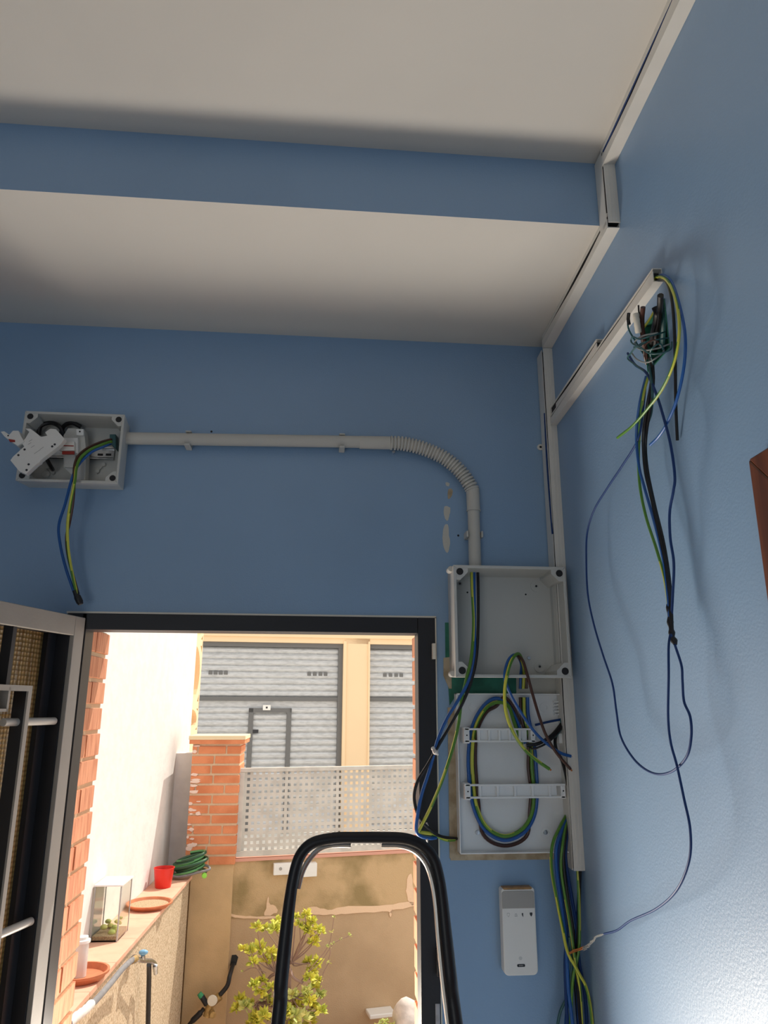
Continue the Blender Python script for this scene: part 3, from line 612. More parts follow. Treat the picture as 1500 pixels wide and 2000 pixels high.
# F  lower bundle
low = [
 ([(1106,1592,.02),(1092,1618,.05),(1079,1650,.06),(1077,1695,.06),(1088,1760,.055),(1099,1815,.055),(1109,1860,.06),(1130,1900,.06),(1147,1935,.06),(1157,2000,.06),(1160,2080,.06)], 'gy', 'outermost green and yellow wire of the bundle leaving the panel', .0036),
 ([(1107,1594,.02),(1096,1622,.045),(1086,1660,.055),(1088,1710,.05),(1098,1780,.045),(1106,1850,.045),(1110,1930,.045),(1118,2000,.05),(1120,2080,.05)], 'wblue', 'bright blue wire of the bundle leaving the panel', .0042),
 ([(1108,1596,.02),(1099,1626,.040),(1092,1670,.045),(1097,1740,.04),(1107,1810,.04),(1104,1880,.04),(1106,1950,.04),(1111,2080,.045)], 'wnavy', 'navy wire at the left of the bundle leaving the panel', .0042),
 ([(1108,1596,.02),(1104,1630,.040),(1100,1680,.042),(1108,1750,.042),(1119,1820,.042),(1121,1880,.04),(1126,1950,.04),(1136,2080,.045)], 'wblack', 'black wire in the middle of the bundle leaving the panel', .0046),
 ([(1108,1596,.02),(1107,1630,.036),(1105,1680,.036),(1116,1750,.036),(1126,1810,.038),(1131,1880,.04),(1143,1950,.04),(1150,2080,.045)], 'wnavy', 'navy wire at the right of the bundle leaving the panel', .0042),
 ([(1107,1598,.025),(1100,1640,.048),(1096,1700,.05),(1112,1800,.05),(1124,1880,.055),(1133,1940,.05),(1140,2080,.05)], 'gy', 'inner green and yellow wire of the bundle leaving the panel', .0036),
 ([(1112,1830,.05),(1116,1880,.045),(1110,1940,.035),(1092,1985,.03),(1080,2080,.03)], 'wteal', 'dark teal wire splitting off to the left at the bottom of the bundle', .0034),
 ([(1106,1850,.05),(1120,1900,.04),(1108,1960,.03),(1100,2080,.03)], 'wblue', 'blue wire weaving through the bottom of the bundle', .0036)]
for pts, m, lab, r in low: wire(pts, m, lab, r)
# G  right wall
g_ = RW
wire([(1262,742,.03),(1256,800,.04),(1246,858,.045),(1215,910,.045),(1185,955,.045),(1160,997,.045),(1147,1040,.045),(1145,1090,.045),(1148,1160,.045),(1160,1220,.045),(1178,1280,.045),(1196,1335,.045),(1204,1390,.045),(1213,1440,.045),(1240,1485,.045),(1275,1510,.045),(1310,1508,.045),(1340,1480,.045),(1350,1440,.045),(1348,1400,.045),(1336,1370,.04),(1333,1330,.04),(1331,1300,.04),(1320,1265,.04),(1311,1238,.04)], 'wnavy', 'thin navy wire making the big wide loop on the right wall', .0021, g_)
wire([(1310,1235,.04),(1306,1262,.045),(1306,1320,.05),(1305,1400,.05),(1310,1450,.05),(1322,1495,.05),(1336,1560,.05),(1348,1620,.05),(1346,1680,.05),(1322,1738,.05),(1282,1775,.045),(1232,1798,.04),(1205,1817,.035),(1180,1824,.035)], 'wnavy', 'thin navy wire falling to the frayed end low on the right wall', .0021, g_)
g = MB(); q = cr([P(1180,1824,.035,g_), P(1165,1830,.035,g_), P(1150,1846,.035,g_), P(1140,1853,.035,g_)], 6)
for k in range(7): g.tube([p+V((random.uniform(-.002,.002), random.uniform(-.004,.004), random.uniform(-.004,.004)))*(i/len(q)+.2) for i, p in enumerate(q)], .0009, 5)
e = tag(g.build('frayed_wire_end', M['strand']), 'frayed grey end of the thin navy wire beside the cable bundle', 'wire')
g = MB(); q = [FW.p3(1142,1851,-.075), FW.p3(1130,1854,-.07), FW.p3(1120,1857,-.07), FW.p3(1112,1862,-.07)]
q0 = P(1140,1853,.035,g_)
for k in range(5): g.tube([q0]+[p+V((random.uniform(-.003,.003), 0, random.uniform(-.004,.004))) for p in q], .0011, 5)
g.build('copper_strands', M['copper'], e)
wire([(1270,700,.02),(1273,740,.03),(1264,795,.04),(1257,850,.04),(1260,915,.04),(1272,970,.038),(1290,1050,.035),(1303,1120,.034),(1309,1180,.034),(1313,1240,.038)], 'wblack', 'thickest black wire hanging from the wall hole', .0033, g_)
wire([(1274,700,.02),(1276,745,.03),(1270,795,.036),(1261,860,.035),(1264,915,.035),(1278,985,.034),(1296,1060,.032),(1307,1130,.03),(1311,1190,.032),(1313,1238,.034)], 'wblack', 'second black wire hanging close behind the thickest one', .0030, g_)
wire([(1262,735,.03),(1250,785,.044),(1243,850,.046),(1248,910,.044),(1258,950,.04),(1278,1020,.038),(1296,1095,.036),(1304,1160,.036),(1309,1215,.036)], 'wblue', 'brighter blue wire on the left of the hanging wall bundle', .0027, g_)
wire([(1266,735,.03),(1257,770,.04),(1251,820,.042),(1247,890,.04),(1250,950,.038),(1262,1010,.036),(1282,1072,.035),(1298,1130,.034),(1308,1200,.034)], 'gy', 'green wire in the hanging bundle on the right wall', .0027, g_)
wire([(1226,690,.03),(1240,712,.03),(1262,728,.03),(1280,765,.036),(1296,815,.04),(1310,870,.042),(1318,930,.042),(1315,960,.042),(1308,1000,.04),(1309,1050,.038),(1316,1100,.036),(1314,1160,.034),(1311,1215,.034)], 'wnavy', 'wavy navy wire on the right of the hanging wall bundle', .0024, g_)
wire([(1268,715,.03),(1274,760,.035),(1272,805,.03),(1262,835,.028),(1255,862,.026)], 'wteal', 'short dark teal wire tucked behind the hanging wall bundle', .0024, g_)
g = MB(); g.tube(cr([P(1307,1180,.034,g_), P(1309,1215,.036,g_), P(1313,1240,.038,g_), P(1319,1258,.04,g_)], 6), [.0045+.0012*math.sin(i*1.3) for i in range(19)], 10)
tag(g.build('tape_binding', M['blackpl']), 'twisted black tape joining the hanging wires on the right wall', 'tape')
# tails out of the end of the longer trunking
wire([(1276,548,.010),(1284,541,.012),(1300,545,.022),(1314,568,.035),(1325,612,.042),(1326,660,.042),(1315,712,.04),(1293,760,.04),(1265,798,.045),(1235,832,.05),(1206,855,.055)], 'gy', 'green wire curling from the trunking end to the lower left', .0026, g_)
wire([(1280,550,.009),(1290,544,.012),(1303,553,.02),(1312,585,.028),(1317,640,.03),(1319,720,.026),(1320,790,.015),(1323,860,.005)], 'wblack', 'black wire hanging straight from the trunking end', .0027, g_)
wire([(1282,545,.008),(1294,537,.010),(1312,552,.022),(1328,600,.034),(1338,655,.04),(1336,715,.04),(1322,780,.038),(1302,828,.038),(1286,853,.04),(1270,869,.042)], 'wblue', 'blue wire curving outermost from the trunking end', .0026, g_)
# hole: dark box lining, taped joints, tangled thin wires
g = MB(); e_ = .002
g.box(RW, HA0, HA1, .062, .066, HZ0, HZ1); g.box(RW, HA0, HA0+e_, -.001, .066, HZ0, HZ1); g.box(RW, HA1-e_, HA1, -.001, .066, HZ0, HZ1); g.box(RW, HA0, HA1, -.001, .066, HZ0, HZ0+e_); g.box(RW, HA0, HA1, -.001, .066, HZ1-e_, HZ1)
hb = tag(g.build('recessed_box', M['green']), 'dark recessed box in the right wall full of joined wires', 'junction box')
def stub(pts, r, m, label):
    g = MB().tube(cr([P(*q, g_) for q in pts], 5), r, 9); return tag(g.build('taped_joint', M[m]), label, 'wire')
stub([(1278,690,-.02),(1284,640,.0),(1289,600,.02),(1290,577,.03)], .0055, 'wblack', 'thick black taped joint pointing up out of the wall hole')
stub([(1270,690,-.02),(1276,650,.0),(1283,615,.015),(1279,600,.02)], .0058, 'wblack', 'black taped joint left of the tallest one in the wall hole')
stub([(1295,680,-.03),(1296,640,-.012),(1299,600,-.004)], .006, 'wteal', 'dark green taped joint at the right rim of the wall hole')
stub([(1262,700,.01),(1256,660,.03),(1254,625,.04),(1256,600,.045)], .0045, 'wbrown', 'brown wire end beside the beige connector')
stub([(1265,690,.01),(1259,650,.03),(1249,615,.04),(1247,596,.045)], .0016, 'wblack', 'thin black wire end sticking up by the beige connector')
stub([(1256,690,.02),(1240,665,.04),(1227,640,.05),(1227,612,.055)], .0016, 'wteal', 'thin wire with dark tip leaning left of the wall hole')
stub([(1229,634,.051),(1227,624,.053),(1228,612,.055)], .0032, 'wblack', 'small dark tape tip left of the wall hole')
stub([(1250,650,.035),(1266,628,.02),(1279,605,.018)], .0020, 'wyel', 'yellow wire running up to the black joint in the hole')
g = MB().tube(cr([P(1247,650,.045,g_), P(1244,630,.05,g_), P(1242,612,.052,g_)], 4), [.0055,.006,.0055,.006,.0055,.006,.0055,.006,.005], 10); tag(g.build('wire_connector', M['cream']), 'beige ribbed connector standing left of the wall hole', 'connector')
tl = [
 [(1300,648,.0),(1275,655,.03),(1250,662,.045),(1236,658,.05),(1233,668,.05),(1246,676,.05),(1262,668,.045)],
 [(1306,660,.002),(1280,664,.03),(1255,670,.04),(1240,680,.045),(1232,690,.045),(1226,700,.04),(1240,712,.035),(1262,728,.03)],
 [(1308,672,.002),(1285,680,.025),(1262,684,.04),(1246,680,.045),(1240,668,.045),(1255,656,.04),(1285,650,.02)],
 [(1312,668,.004),(1310,682,.012),(1290,690,.03),(1268,690,.045),(1250,678,.05),(1238,678,.045)],
 [(1234,690,.04),(1244,702,.045),(1262,708,.04),(1280,700,.03),(1296,686,.012),(1290,672,.02)],
 [(1262,712,.03),(1258,690,.04),(1262,672,.042),(1280,664,.03),(1292,678,.015)],
 [(1276,712,.025),(1270,690,.038),(1276,678,.038),(1290,672,.025),(1298,690,.006)]]
tn = ['topmost', 'leftmost', 'widest', 'front', 'lowest', 'small inner', 'short right']
for k, pts in enumerate(tl):
    wire(pts, ('wteal', 'wteal', 'strand', 'wteal', 'strand', 'wbrown', 'wteal')[k], tn[k]+' thin looped wire of the tangle across the wall hole', .0015, g_)

# ================================================================== ALARM UNIT
a0, z1 = FW.un(979, 1735, -.03); a1, z0 = FW.un(1052, 1905, -.03)
al = empty('alarm_keypad', FW.pt((a0+a1)/2, 0, z0), 'white wall alarm unit with grey top right of the doorway', 'alarm unit')
def rrect(x0, x1, y0, y1, r, n=5, rt=None):
    out = []
    for cx, cy, s, rr in ((x1, y0, -90, r), (x1, y1, 0, rt or r), (x0, y1, 90, rt or r), (x0, y0, 180, r)):
        ux = -1 if cx == x1 else 1; uy = 1 if cy == y0 else -1
        for k in range(n+1):
            an = R(s+90*k/n); out.append((cx+ux*rr+rr*math.cos(an), cy+uy*rr+rr*math.sin(an)))
    return out
MB().prism(FW, rrect(a0, a1, z0, z1, .012, rt=.007), -.030, -.001).build('case', M['white'], al, .003, 3)
zs = FW.un(1015, 1774, -.03)[1]
MB().prism(FW, rrect(a0+.001, a1-.002, zs, z1-.006, .001, rt=.006), -.0315, -.029).build('speaker_cover', M['greytop'], al, .001)
MB().box(FW, a0+.004, a1-.006, -.0300, -.006, z1-.0055, z1+.0012).build('top_edge', M['amberp'], al, .002)
def icon(px, py, kind, m):
    a, z = FW.un(px, py, -.031); s = .0034; g = MB(); t0, t1 = -.0306, -.0300
    sh = [(a-s, z+s), (a, z+s*1.25), (a+s, z+s), (a+s*.8, z-s*.4), (a, z-s*1.4), (a-s*.8, z-s*.4)]
    if kind == 'full': g.prism(FW, sh, t0, t1)
    elif kind == 'half': g.prism(FW, [sh[0], sh[1], sh[4], sh[5]], t0, t1)
    elif kind == 'ring':
        for k in range(6):
            p, q = sh[k], sh[(k+1) % 6]; dx, dz = (a-p[0])*.18, (z-p[1])*.18; ex, ez = (a-q[0])*.18, (z-q[1])*.18
            g.prism(FW, [p, q, (q[0]+ex, q[1]+ez), (p[0]+dx, p[1]+dz)], t0, t1)
    else:
        g.box(FW, a-s, a+s, t0, t1, z-s*1.0, z-s*.7); g.prism(FW, [(a-s*.7, z-s*.7), (a-s*.7, z+s*.4), (a-s*.5, z+s*.4), (a-s*.5, z-s*.7)], t0, t1); g.prism(FW, [(a+s*.5, z-s*.7), (a+s*.5, z+s*.4), (a+s*.7, z+s*.4), (a+s*.7, z-s*.7)], t0, t1); g.box(FW, a-s*.6, a+s*.6, t0, t1, z+s*.4, z+s*.7)
    g.build('status_icon', m, al)
icon(993, 1787, 'ring', M['palprint']); icon(1008, 1787, 'bell', M['palprint']); icon(1022, 1787, 'half', M['ink']); icon(1037.5, 1786, 'full', M['ink'])
a, z = FW.un(1018, 1886, -.031); o = MB().prism(FW, rrect(a-.0095, a+.0095, z-.003, z+.003, .0028), -.0306, -.030).build('badge', M['ink'], al)
g = MB()
for k in range(4): g.box(FW, a-.0045+k*.0024, a-.0032+k*.0024, -.0309, -.0305, z-.001, z+.001)
g.build('badge_lettering', M['palprint'], o)
a, z = FW.un(1017, 1872, -.031); MB().lathe(FW.pt(a, -.0300, z), [(.004, 0), (.0038, .0004)], 20, ax=(0, -1, 0)).build('round_mark', mat('faint_grey_mark', (.66, .65, .62), .4), al)

# ================================================================== STEPLADDER
YL = 1.10; LD = Frame(0, YL, 1, 0, 0, 1)
ld = empty('stepladder', (.08, .85, 0), 'black handrail of a stepladder standing before the doorway', 'stepladder')
px = [(543,2000),(549,1920),(558,1830),(566,1760),(575,1705),(588,1668),(612,1646),(655,1637),(700,1636),(745,1636),(790,1638),(822,1650),(845,1674),(857,1712),(864,1760),(870,1820),(879,1905),(891,2000)]
top = [LD.p3(*q) for q in px]
full = [V((-.135, .62, .03)), V((-.09, .86, .75)), V((-.060, 1.045, 1.2))] + top + [V((.217, 1.045, 1.2)), V((.25, .86, .75)), V((.300, .62, .03))]
g = MB(); q = cr(full, 8); g.tube(q, [.0093-.0016*max(0, min(1, (p.z-1.48)/.09)) for p in q], 16); g.build('handrail', M['rubber'], ld)
ix = [(582,1735),(590,1705),(603,1680),(625,1658),(655,1650),(685,1650)]
g = MB(); g.tube(cr([LD.p3(x, y, .004) for x, y in ix], 6), [.0035]*24+[.004]*7, 8); g.build('inner_trim', M['alu'], ld)
ix = [(745,1650),(780,1651),(808,1660),(830,1682),(843,1715),(851,1760),(857,1830),(865,1910),(876,2000)]
g = MB(); g.tube(cr([LD.p3(x, y, .004) for x, y in ix], 6), .0040, 8); g.build('inner_trim', M['alu'], ld)
for k in range(4):
    z = .25+.22*k; q = (z-.03)/1.17; y = .62+.42*q; w_ = .135-.07*q
    MB().box(WO, -w_-.005, .165+w_, y-.05, y+.03, z-.012, z+.012).build('tread', M['alu'], ld, .004)
for sx in (-.12, .285):
    MB().cyl((sx*.75+.02, 1.06, 1.12), (sx, 1.52, .02), .011).build('rear_leg', M['alu'], ld)
for sx in (-.135, .300, ): MB().cyl((sx, .62, 0), (sx, .62, .04), .018).build('rubber_foot', M['blackpl'], ld)
for sx in (-.12, .285): MB().cyl((sx, 1.52, 0), (sx, 1.52, .04), .016).build('rubber_foot', M['blackpl'], ld)

# ================================================================== OUTSIDE
YE = 2.13
struct('patio_paving', MB().box(WO, -3, 5, YE, 4.9, -.12, -.02), M['patio'], 'patio paving outside the door, below the view')
struct('street_paving', MB().box(WO, -12, 14, 4.9, 13, -.16, -.06), M['street'], 'pale sunlit street beyond the yard fence')
# side wall of the neighbour
a0, zz = LW.un(386, 1240, .17)
AW = max(4.4, min(a0, 8))
struct('neighbour_wall', MB().box(LW, 2.0, AW, .172, .34, -.05, 4.2), M['stucco'], 'tall white sunlit rough wall left of the patio')
# low wall with tiled coping
CZ_ = .927
struct('low_wall', MB().box(LW, 2.14, 4.36, .012, .171, -.05, CZ_-.018), M['lowst'], 'low sandy rendered wall along the left of the patio')
g = MB()
for k in range(8):
    s0 = 2.14+.278*k; g.box(LW, s0+.0008, min(s0+.2772, 4.40), -.002, .171, CZ_-.018, CZ_)
struct('low_wall_coping', g, M['coping'], 'terracotta tile coping on the low wall', bevel=.002)
# gate pillar
pf = Frame(0, 4.40, 1, 0, 0, 1)
xp0, xp1 = -.700, -.425
struct('pillar_base', MB().box(pf, -.66, -.435, .012, .30, -.05, .972).box(pf, -.75, -.655, .05, .30, -.05, .93), M['base'], 'tan rendered base under the brick gate pillar')
pil = sempty('gate_pillar', (-.56, 4.55, .95), 'orange brick gate pillar with pale cap beside the fence', 'pillar')
g = bricks(pf, xp0+.005, xp1, 0, .27, .968, 1.600, .0525, .0125, 0, 'x', None, lambda i: [-.565] if i % 2 == 0 else ([-.66, -.50] if i % 4 == 3 else [-.58]))
g.build('brickwork', [M['brick'], M['mortar']], pil, .0015)
g = MB()
for i in range(26):
    z = random.uniform(.99, 1.59); a = xp0+abs(random.gauss(0, .022)); w_, h = random.uniform(.008, .035), random.uniform(.004, .014)
    c = [(a+w_*math.cos(t)*random.uniform(.6, 1), z+h*math.sin(t)*random.uniform(.6, 1)) for t in [k*math.pi/5 for k in range(10)]]
    sh_ = max(0, xp0+.004-min(q[0] for q in c)); g.prism(pf, [(q[0]+sh_, q[1]) for q in c], -.0018-.00007*i, .004)
g.build('mortar_smears', M['efflo'], pil)
MB().box(pf, xp0-.012, xp1+.022, -.02, .29, 1.600, 1.622).build('cap_underside', M['brick'], pil)
MB().box(pf, xp0-.016, xp1+.026, -.025, .295, 1.622, 1.645).build('cap', M['copecap'], pil, .003)
struct('return_wall', MB().box(WO, -.825, -.69, 4.56, 4.69, -.05, 1.540), M['stucco'], 'short white return wall in shade beside the brick pillar')
# yard wall
zf = YW.un(600, 1668)[1]
zsc = YW.un(640, 1781)[1]
struct('yard_wall', MB().box(YW, -.02, 2.6, 0, .16, -.05, zf-.02).box(YW, -.02, 2.6, -.003, 0, zsc, zf-.02, 1), [M['yardst'], M['yardold']], 'stained brown rendered wall at the end of the patio')
g = MB(); g.box(YW, -.02, 2.6, -.012, .172, zf-.02, zf-.004)
struct('yard_wall_coping', g, M['rosepaint'], 'pinkish tile edge on the yard wall under the fence')
# pale plaster scars on the yard wall
def scar(pts, lab, m='efflo'):
    P_ = cr([V((a, 0, z)) for a, z in [YW.un(px, py) for px, py in pts]], 4, closed=True)
    g = MB().prism(YW, [(p.x+random.uniform(-.003, .003), p.z+random.uniform(-.003, .003)) for p in P_], -.006, .002); tag(g.build('plaster_scar', M[m]), lab, 'plaster scar')
M['scar'] = mat('raw_plaster_scar', (.84, .60, .40), .95, bump=.6, bscale=120)
scar([(598,1776),(612,1770),(640,1776),(680,1770),(740,1769),(790,1762),(808,1762),(808,1770),(764,1778),(762,1790),(758,1780),(700,1783),(665,1785),(630,1786),(606,1784)], 'long pale plaster scar across the brown yard wall', 'scar')
scar([(796,1712),(803,1708),(806,1735),(808,1766),(798,1762),(793,1740)], 'upright pale plaster scar at the right end of the yard wall', 'scar')
scar([(524,1748),(526,1765),(539,1770),(540,1782),(517,1788),(520,1770)], 'triangular pale plaster scar left on the yard wall', 'scar')
scar([(452,1784),(480,1789),(510,1789),(550,1790),(550,1793),(500,1794),(470,1792),(453,1790)], 'thin flaking plaster line left on the yard wall', 'scar')
# white fittings on the yard wall
def fit(px0, px1, py0, py1, dep):
    a0, z1 = YW.un(px0, py0, -dep); a1, z0 = YW.un(px1, py1, -dep); return a0, a1, z0, z1
yb = empty('wall_light', YW.p3(577, 1698, -.02), 'white fitting in two blocks on the yard wall below the fence', 'wall fitting')
a0, a1, z0, z1 = fit(535, 572, 1687, 1708, .03); MB().box(YW, a0, a1+.06, -.03, 0, z0, z1).build('long_box', M['white'], yb, .003)
a0, a1, z0, z1 = fit(592, 619, 1687, 1712, .05); MB().box(YW, a0, a1, -.05, 0, z0, z1).build('square_box', M['white'], yb, .003)
a0, z0 = YW.un(548, 1697, -.031); MB().lathe(YW.pt(a0, -.030, z0), [(.009, 0), (.008, .003)], 16, ax=(0, -1, 0)).build('sensor', M['greytop'], yb)

# fence: perforated sheet in a frame
fa0, fz0 = YW.un(459, 1671); fa1 = 1.75; fz1 = YW.un(640, 1497)[1]
fz0 = zf+.004
fn = empty('metal_fence', YW.pt((fa0+fa1)/2, 0, fz0), 'galvanised fence panel with square perforations on the yard wall', 'fence')
fr = .030; T = .008
g = MB(); g.box(YW, fa0, fa1, -.014, .014, fz1-fr*.75, fz1); g.box(YW, fa0, fa1, -.014, .014, fz0, fz0+fr); g.box(YW, fa0, fa0+fr, -.014, .014, fz0+fr, fz1-fr*.75); g.box(YW, fa1-fr, fa1, -.014, .014, fz0+fr, fz1-fr*.75)
g.build('fence_frame', M['fence'], fn, .002)
ga0, ga1, gz0, gz1 = fa0+fr, fa1-fr, fz0+fr, fz1-fr*.75
pitch = .0335; hole = .0165; nx = int((ga1-ga0)/pitch); nz = 13; g = MB()
ox = (ga1-ga0-nx*pitch)/2; oz = (gz1-gz0-nz*pitch)/2
xs = [ga0]; zs = [gz0]
for i in range(nx): c = ga0+ox+pitch*(i+.5); xs += [c-hole/2, c+hole/2]
for i in range(nz): c = gz0+oz+pitch*(i+.5); zs += [c-hole/2, c+hole/2]
xs.append(ga1); zs.append(gz1)
vf = [[g.bm.verts.new(YW.pt(x, -.0012, z)) for z in zs] for x in xs]; vb = [[g.bm.verts.new(YW.pt(x, .0012, z)) for z in zs] for x in xs]
for i in range(len(xs)-1):
    for j in range(len(zs)-1):
        if i % 2 and j % 2:
            q = [(i,j),(i+1,j),(i+1,j+1),(i,j+1)]
            for k in range(4):
                a, b_ = q[k], q[(k+1) % 4]; g.bm.faces.new((vf[a[0]][a[1]], vf[b_[0]][b_[1]], vb[b_[0]][b_[1]], vb[a[0]][a[1]]))
        else:
            g.bm.faces.new((vf[i][j], vf[i+1][j], vf[i+1][j+1], vf[i][j+1])); g.bm.faces.new((vb[i][j+1], vb[i+1][j+1], vb[i+1][j], vb[i][j]))
g.build('perforated_sheet', M['fence'], fn)
MB().cyl(YW.pt(fa0-.005, -.005, fz0+.05), YW.pt(fa0-.005, -.005, fz0+.075), .008).build('hinge', M['steel'], fn)
MB().cyl(YW.pt(fa0-.003, -.005, fz1-.09), YW.pt(fa0-.003, -.005, fz1-.07), .006).build('hinge', M['steel'], fn)

# building across the street
def fx(px, py=1350, t=0): return FC.un(px, py, t)[0]
def fz(py, px=530, t=0): return FC.un(px, py, t)[1]
zl = fz(1257); bld = sempty('street_building', FC.pt(0, 0, 0), 'cream building with grey roller shutters across the street', 'building')
s1a, s1b, s2a = fx(380), fx(672), fx(722); s2b = s2a+3.2
g = MB(); t_ = .25
g.box(FC, s1b, s2a, 0, t_, -.06, 6); g.box(FC, -6, s1b-(s1b-s1a)*1.02-.8, 0, t_, -.06, 6); g.box(FC, -6, s2b, 0.0, t_, zl+.02, 6); g.box(FC, s2b, 8, 0, t_, -.06, 6)
g.build('facade_wall', M['facade'], bld)
g = MB(); g.box(FC, -6, 8, -.03, .0, fz(1244), fz(1240)+.25); g.build('ledge', M['facade'], bld)
g = MB(); g.box(FC, s1b-.02, s1b+.03, -.02, .1, -.06, zl+.06); g.box(FC, s2a-.03, s2a+.0, -.02, .1, -.06, zl+.06); g.build('pillar_reveal', M['facade'], bld)
def slats(a0, a1, z0, z1, pitch, name, parent, t=.14):
    g = MB(); n = int((z1-z0)/pitch); prof = []
    for i in range(n):
        z = z0+pitch*i
        for q, d in ((0, 0), (.12, -.018), (.3, -.028), (.6, -.028), (.85, -.016), (.97, 0)): prof.append((z+q*pitch, t+d))
    prof.append((z0+n*pitch, t)); A = [g.bm.verts.new(FC.pt(a0, d, z)) for z, d in prof]; B = [g.bm.verts.new(FC.pt(a1, d, z)) for z, d in prof]
    for k in range(len(prof)-1): g.bm.faces.new((A[k], B[k], B[k+1], A[k+1]))
    g.box(FC, a0, a1, t+.002, t+.03, z0, z1)
    return g.build(name, M['shutter'], parent)
def shutter(a0, a1, label, door=True):
    e = empty('roller_shutter', FC.pt((a0+a1)/2, .14, -.06), label, 'roller shutter')
    zm0, zm1 = fz(1369), fz(1361)
    slats(a0, a1, -.05, zm0, .098, 'lower_slats', e); slats(a0, a1, zm1, zl+.02, .098, 'upper_slats', e)
    MB().box(FC, a0, a1, .08, .14, zm0, zm1).build('middle_bar', M['sframe'], e, .005)
    MB().box(FC, a1-.075, a1, .06, .15, -.05, zl).build('side_guide', M['sframe'], e, .005)
    MB().box(FC, a0, a1, .05, .15, zl-.05, zl+.04).build('top_box', M['sframe'], e, .005)
    return e
SH = shutter(s1a-1.2, s1b-.02, 'wide grey roller shutter with a small door across the street')
SH2 = shutter(s2a, s2b, 'second grey roller shutter right of the cream pillar')
def vents(pxs, par, py=1315):
    for k, x in enumerate(pxs):
        a, z = fx(x, py, .1), fz(py, 530, .1); MB().box(FC, a-.030, a+.030, .102, .116, z-.028, z+.028).build('vent_slot', M['sframe'], par, .004)
vents((411, 421, 431, 441), SH); vents((604, 615, 626, 636), SH, 1315.5); vents((752, 763, 774, 784), SH2, 1316)
d0, d1, dz = fx(484, 1430, .1), fx(568, 1430, .1), fz(1383)
g = MB(); g.box(FC, d0, d0+.075, .08, .13, -.04, dz); g.box(FC, d1-.075, d1, .08, .13, -.04, dz); g.box(FC, d0, d1, .08, .13, dz-.07, dz)
pd = g.build('wicket_door', M['sframe'], SH, .006)
g = MB(); a = fx(497, 1428, .1); z = fz(1428); g.box(FC, a-.06, a+.06, .085, .105, z-.03, z+.02); g.build('lock', M['ink'], pd, .004)
a, z = fx(521, 1382, .07), fz(1382); sg = MB().box(FC, a-.06, a+.06, .066, .079, z-.04, z+.04); sg = tag(sg.build('number_plate', M['white']), 'small white plate over the shutter door', 'sign')
MB().box(FC, a-.014, a+.014, .063, .066, z-.014, z+.014).build('plate_mark', M['ink'], sg)
# pierced cream balustrade strip beyond the white wall
BW = Frame(0, 6.4, 1, 0, 0, 1)
a0 = BW.un(378, 1340)[0]; a1 = BW.un(391, 1340)[0]; zb0 = BW.un(380, 1438)[1]; zt = 3.2
bs = Frame(a1, 6.4, -.10, -1, -1, .10)
g = MB(); hh = [(BW.un(380, 1425)[1], BW.un(380, 1384)[1]), (BW.un(380, 1370)[1], BW.un(380, 1262)[1]), (BW.un(380, 1250)[1], BW.un(380, 1190)[1])]
g.box(bs, 0, 1.2, .10, .16, -.05, zt)
def oval_wall(z0, z1, g, s0, s1):
    n = 20; cz = (z0+z1)/2; ca = (s0+s1)/2; rz = (z1-z0)/2*.94; ra = (s1-s0)/2*.86
    O = []; I = []
    for k in range(n):
        an = 2*math.pi*k/n; c_, s_ = math.cos(an), math.sin(an); m_ = max(abs(c_), abs(s_))
        O.append((ca+(s1-s0)/2*c_/m_, cz+(z1-z0)/2*s_/m_)); I.append((ca+ra*c_, cz+rz*s_))
    for k in range(n):
        q = (k+1) % n
        g.hexa([bs.pt(O[k][0],0,O[k][1]), bs.pt(O[q][0],0,O[q][1]), bs.pt(I[q][0],0,I[q][1]), bs.pt(I[k][0],0,I[k][1]), bs.pt(O[k][0],.1,O[k][1]), bs.pt(O[q][0],.1,O[q][1]), bs.pt(I[q][0],.1,I[q][1]), bs.pt(I[k][0],.1,I[k][1])])
edges = []; zprev = -.05
for z0, z1 in hh:
    for c in range(3): oval_wall(z0, z1, g, .02+.38*c, .40+.38*c)
    g.box(bs, 0, 1.2, 0, .1, zprev, z0); zprev = z1
g.box(bs, 0, 1.2, 0, .1, zprev, zt); g.box(bs, 0, .02, 0, .1, hh[0][0], zt); 
struct('pierced_screen', g, M['facade'], 'cream pierced screen with oval openings beyond the white wall')

# ================================================================== THINGS ON THE LOW WALL
def onc(px, py): # point on top of the coping
    d = _f + _r*((px-750)/FPX) - _u*((py-1000)/FPX); return CAM + d*((CZ_-CAM.z)/d.z)
c = onc(318, 1733); k = .0225/16*1.0
sc = (c-CAM).length/FPX
g = MB().lathe(c, [(12.5*sc, .0005), (13*sc, .004), (16.5*sc, .046*1.9), (17.3*sc, .046*1.9+.001), (17.3*sc, .046*1.9+.004), (16*sc, .046*1.9+.004), (12*sc, .01), (.001, .008)], 28)
cup = tag(g.build('plastic_cup', M['redcup']), 'red plastic cup standing on the tiled wall top', 'cup')
MB().lathe(c+V((0,0,.0)), [(13*sc, .055), (12.9*sc, .056)], 24).build('dark_contents', M['dark'], cup)
def saucer(c, r, h, label, fill=True):
    g = MB().lathe(c, [(r*.82, .0005), (r*.86, .004), (r*.97, h*.7), (r*1.03, h*.72), (r*1.04, h), (r*.95, h), (r*.86, .008), (.001, .007)], 36)
    o = tag(g.build('plant_saucer', M['terra']), label, 'saucer')
    if fill: MB().lathe(c, [(r*.84, .008), (r*.86, .0125), (r*.3, .014), (.001, .014)], 24).build('dry_gravel', M['seed'], o)
    return o
c = onc(291, 1772); sc = (c-CAM).length/FPX; saucer(c, 36*sc, .022, 'terracotta saucer with gravel between the red cup and the tank')
c = onc(158, 1912); sc = (c-CAM).length/FPX; s2 = saucer(c, 40*sc, .026, 'terracotta saucer under the white bird feeder', False)
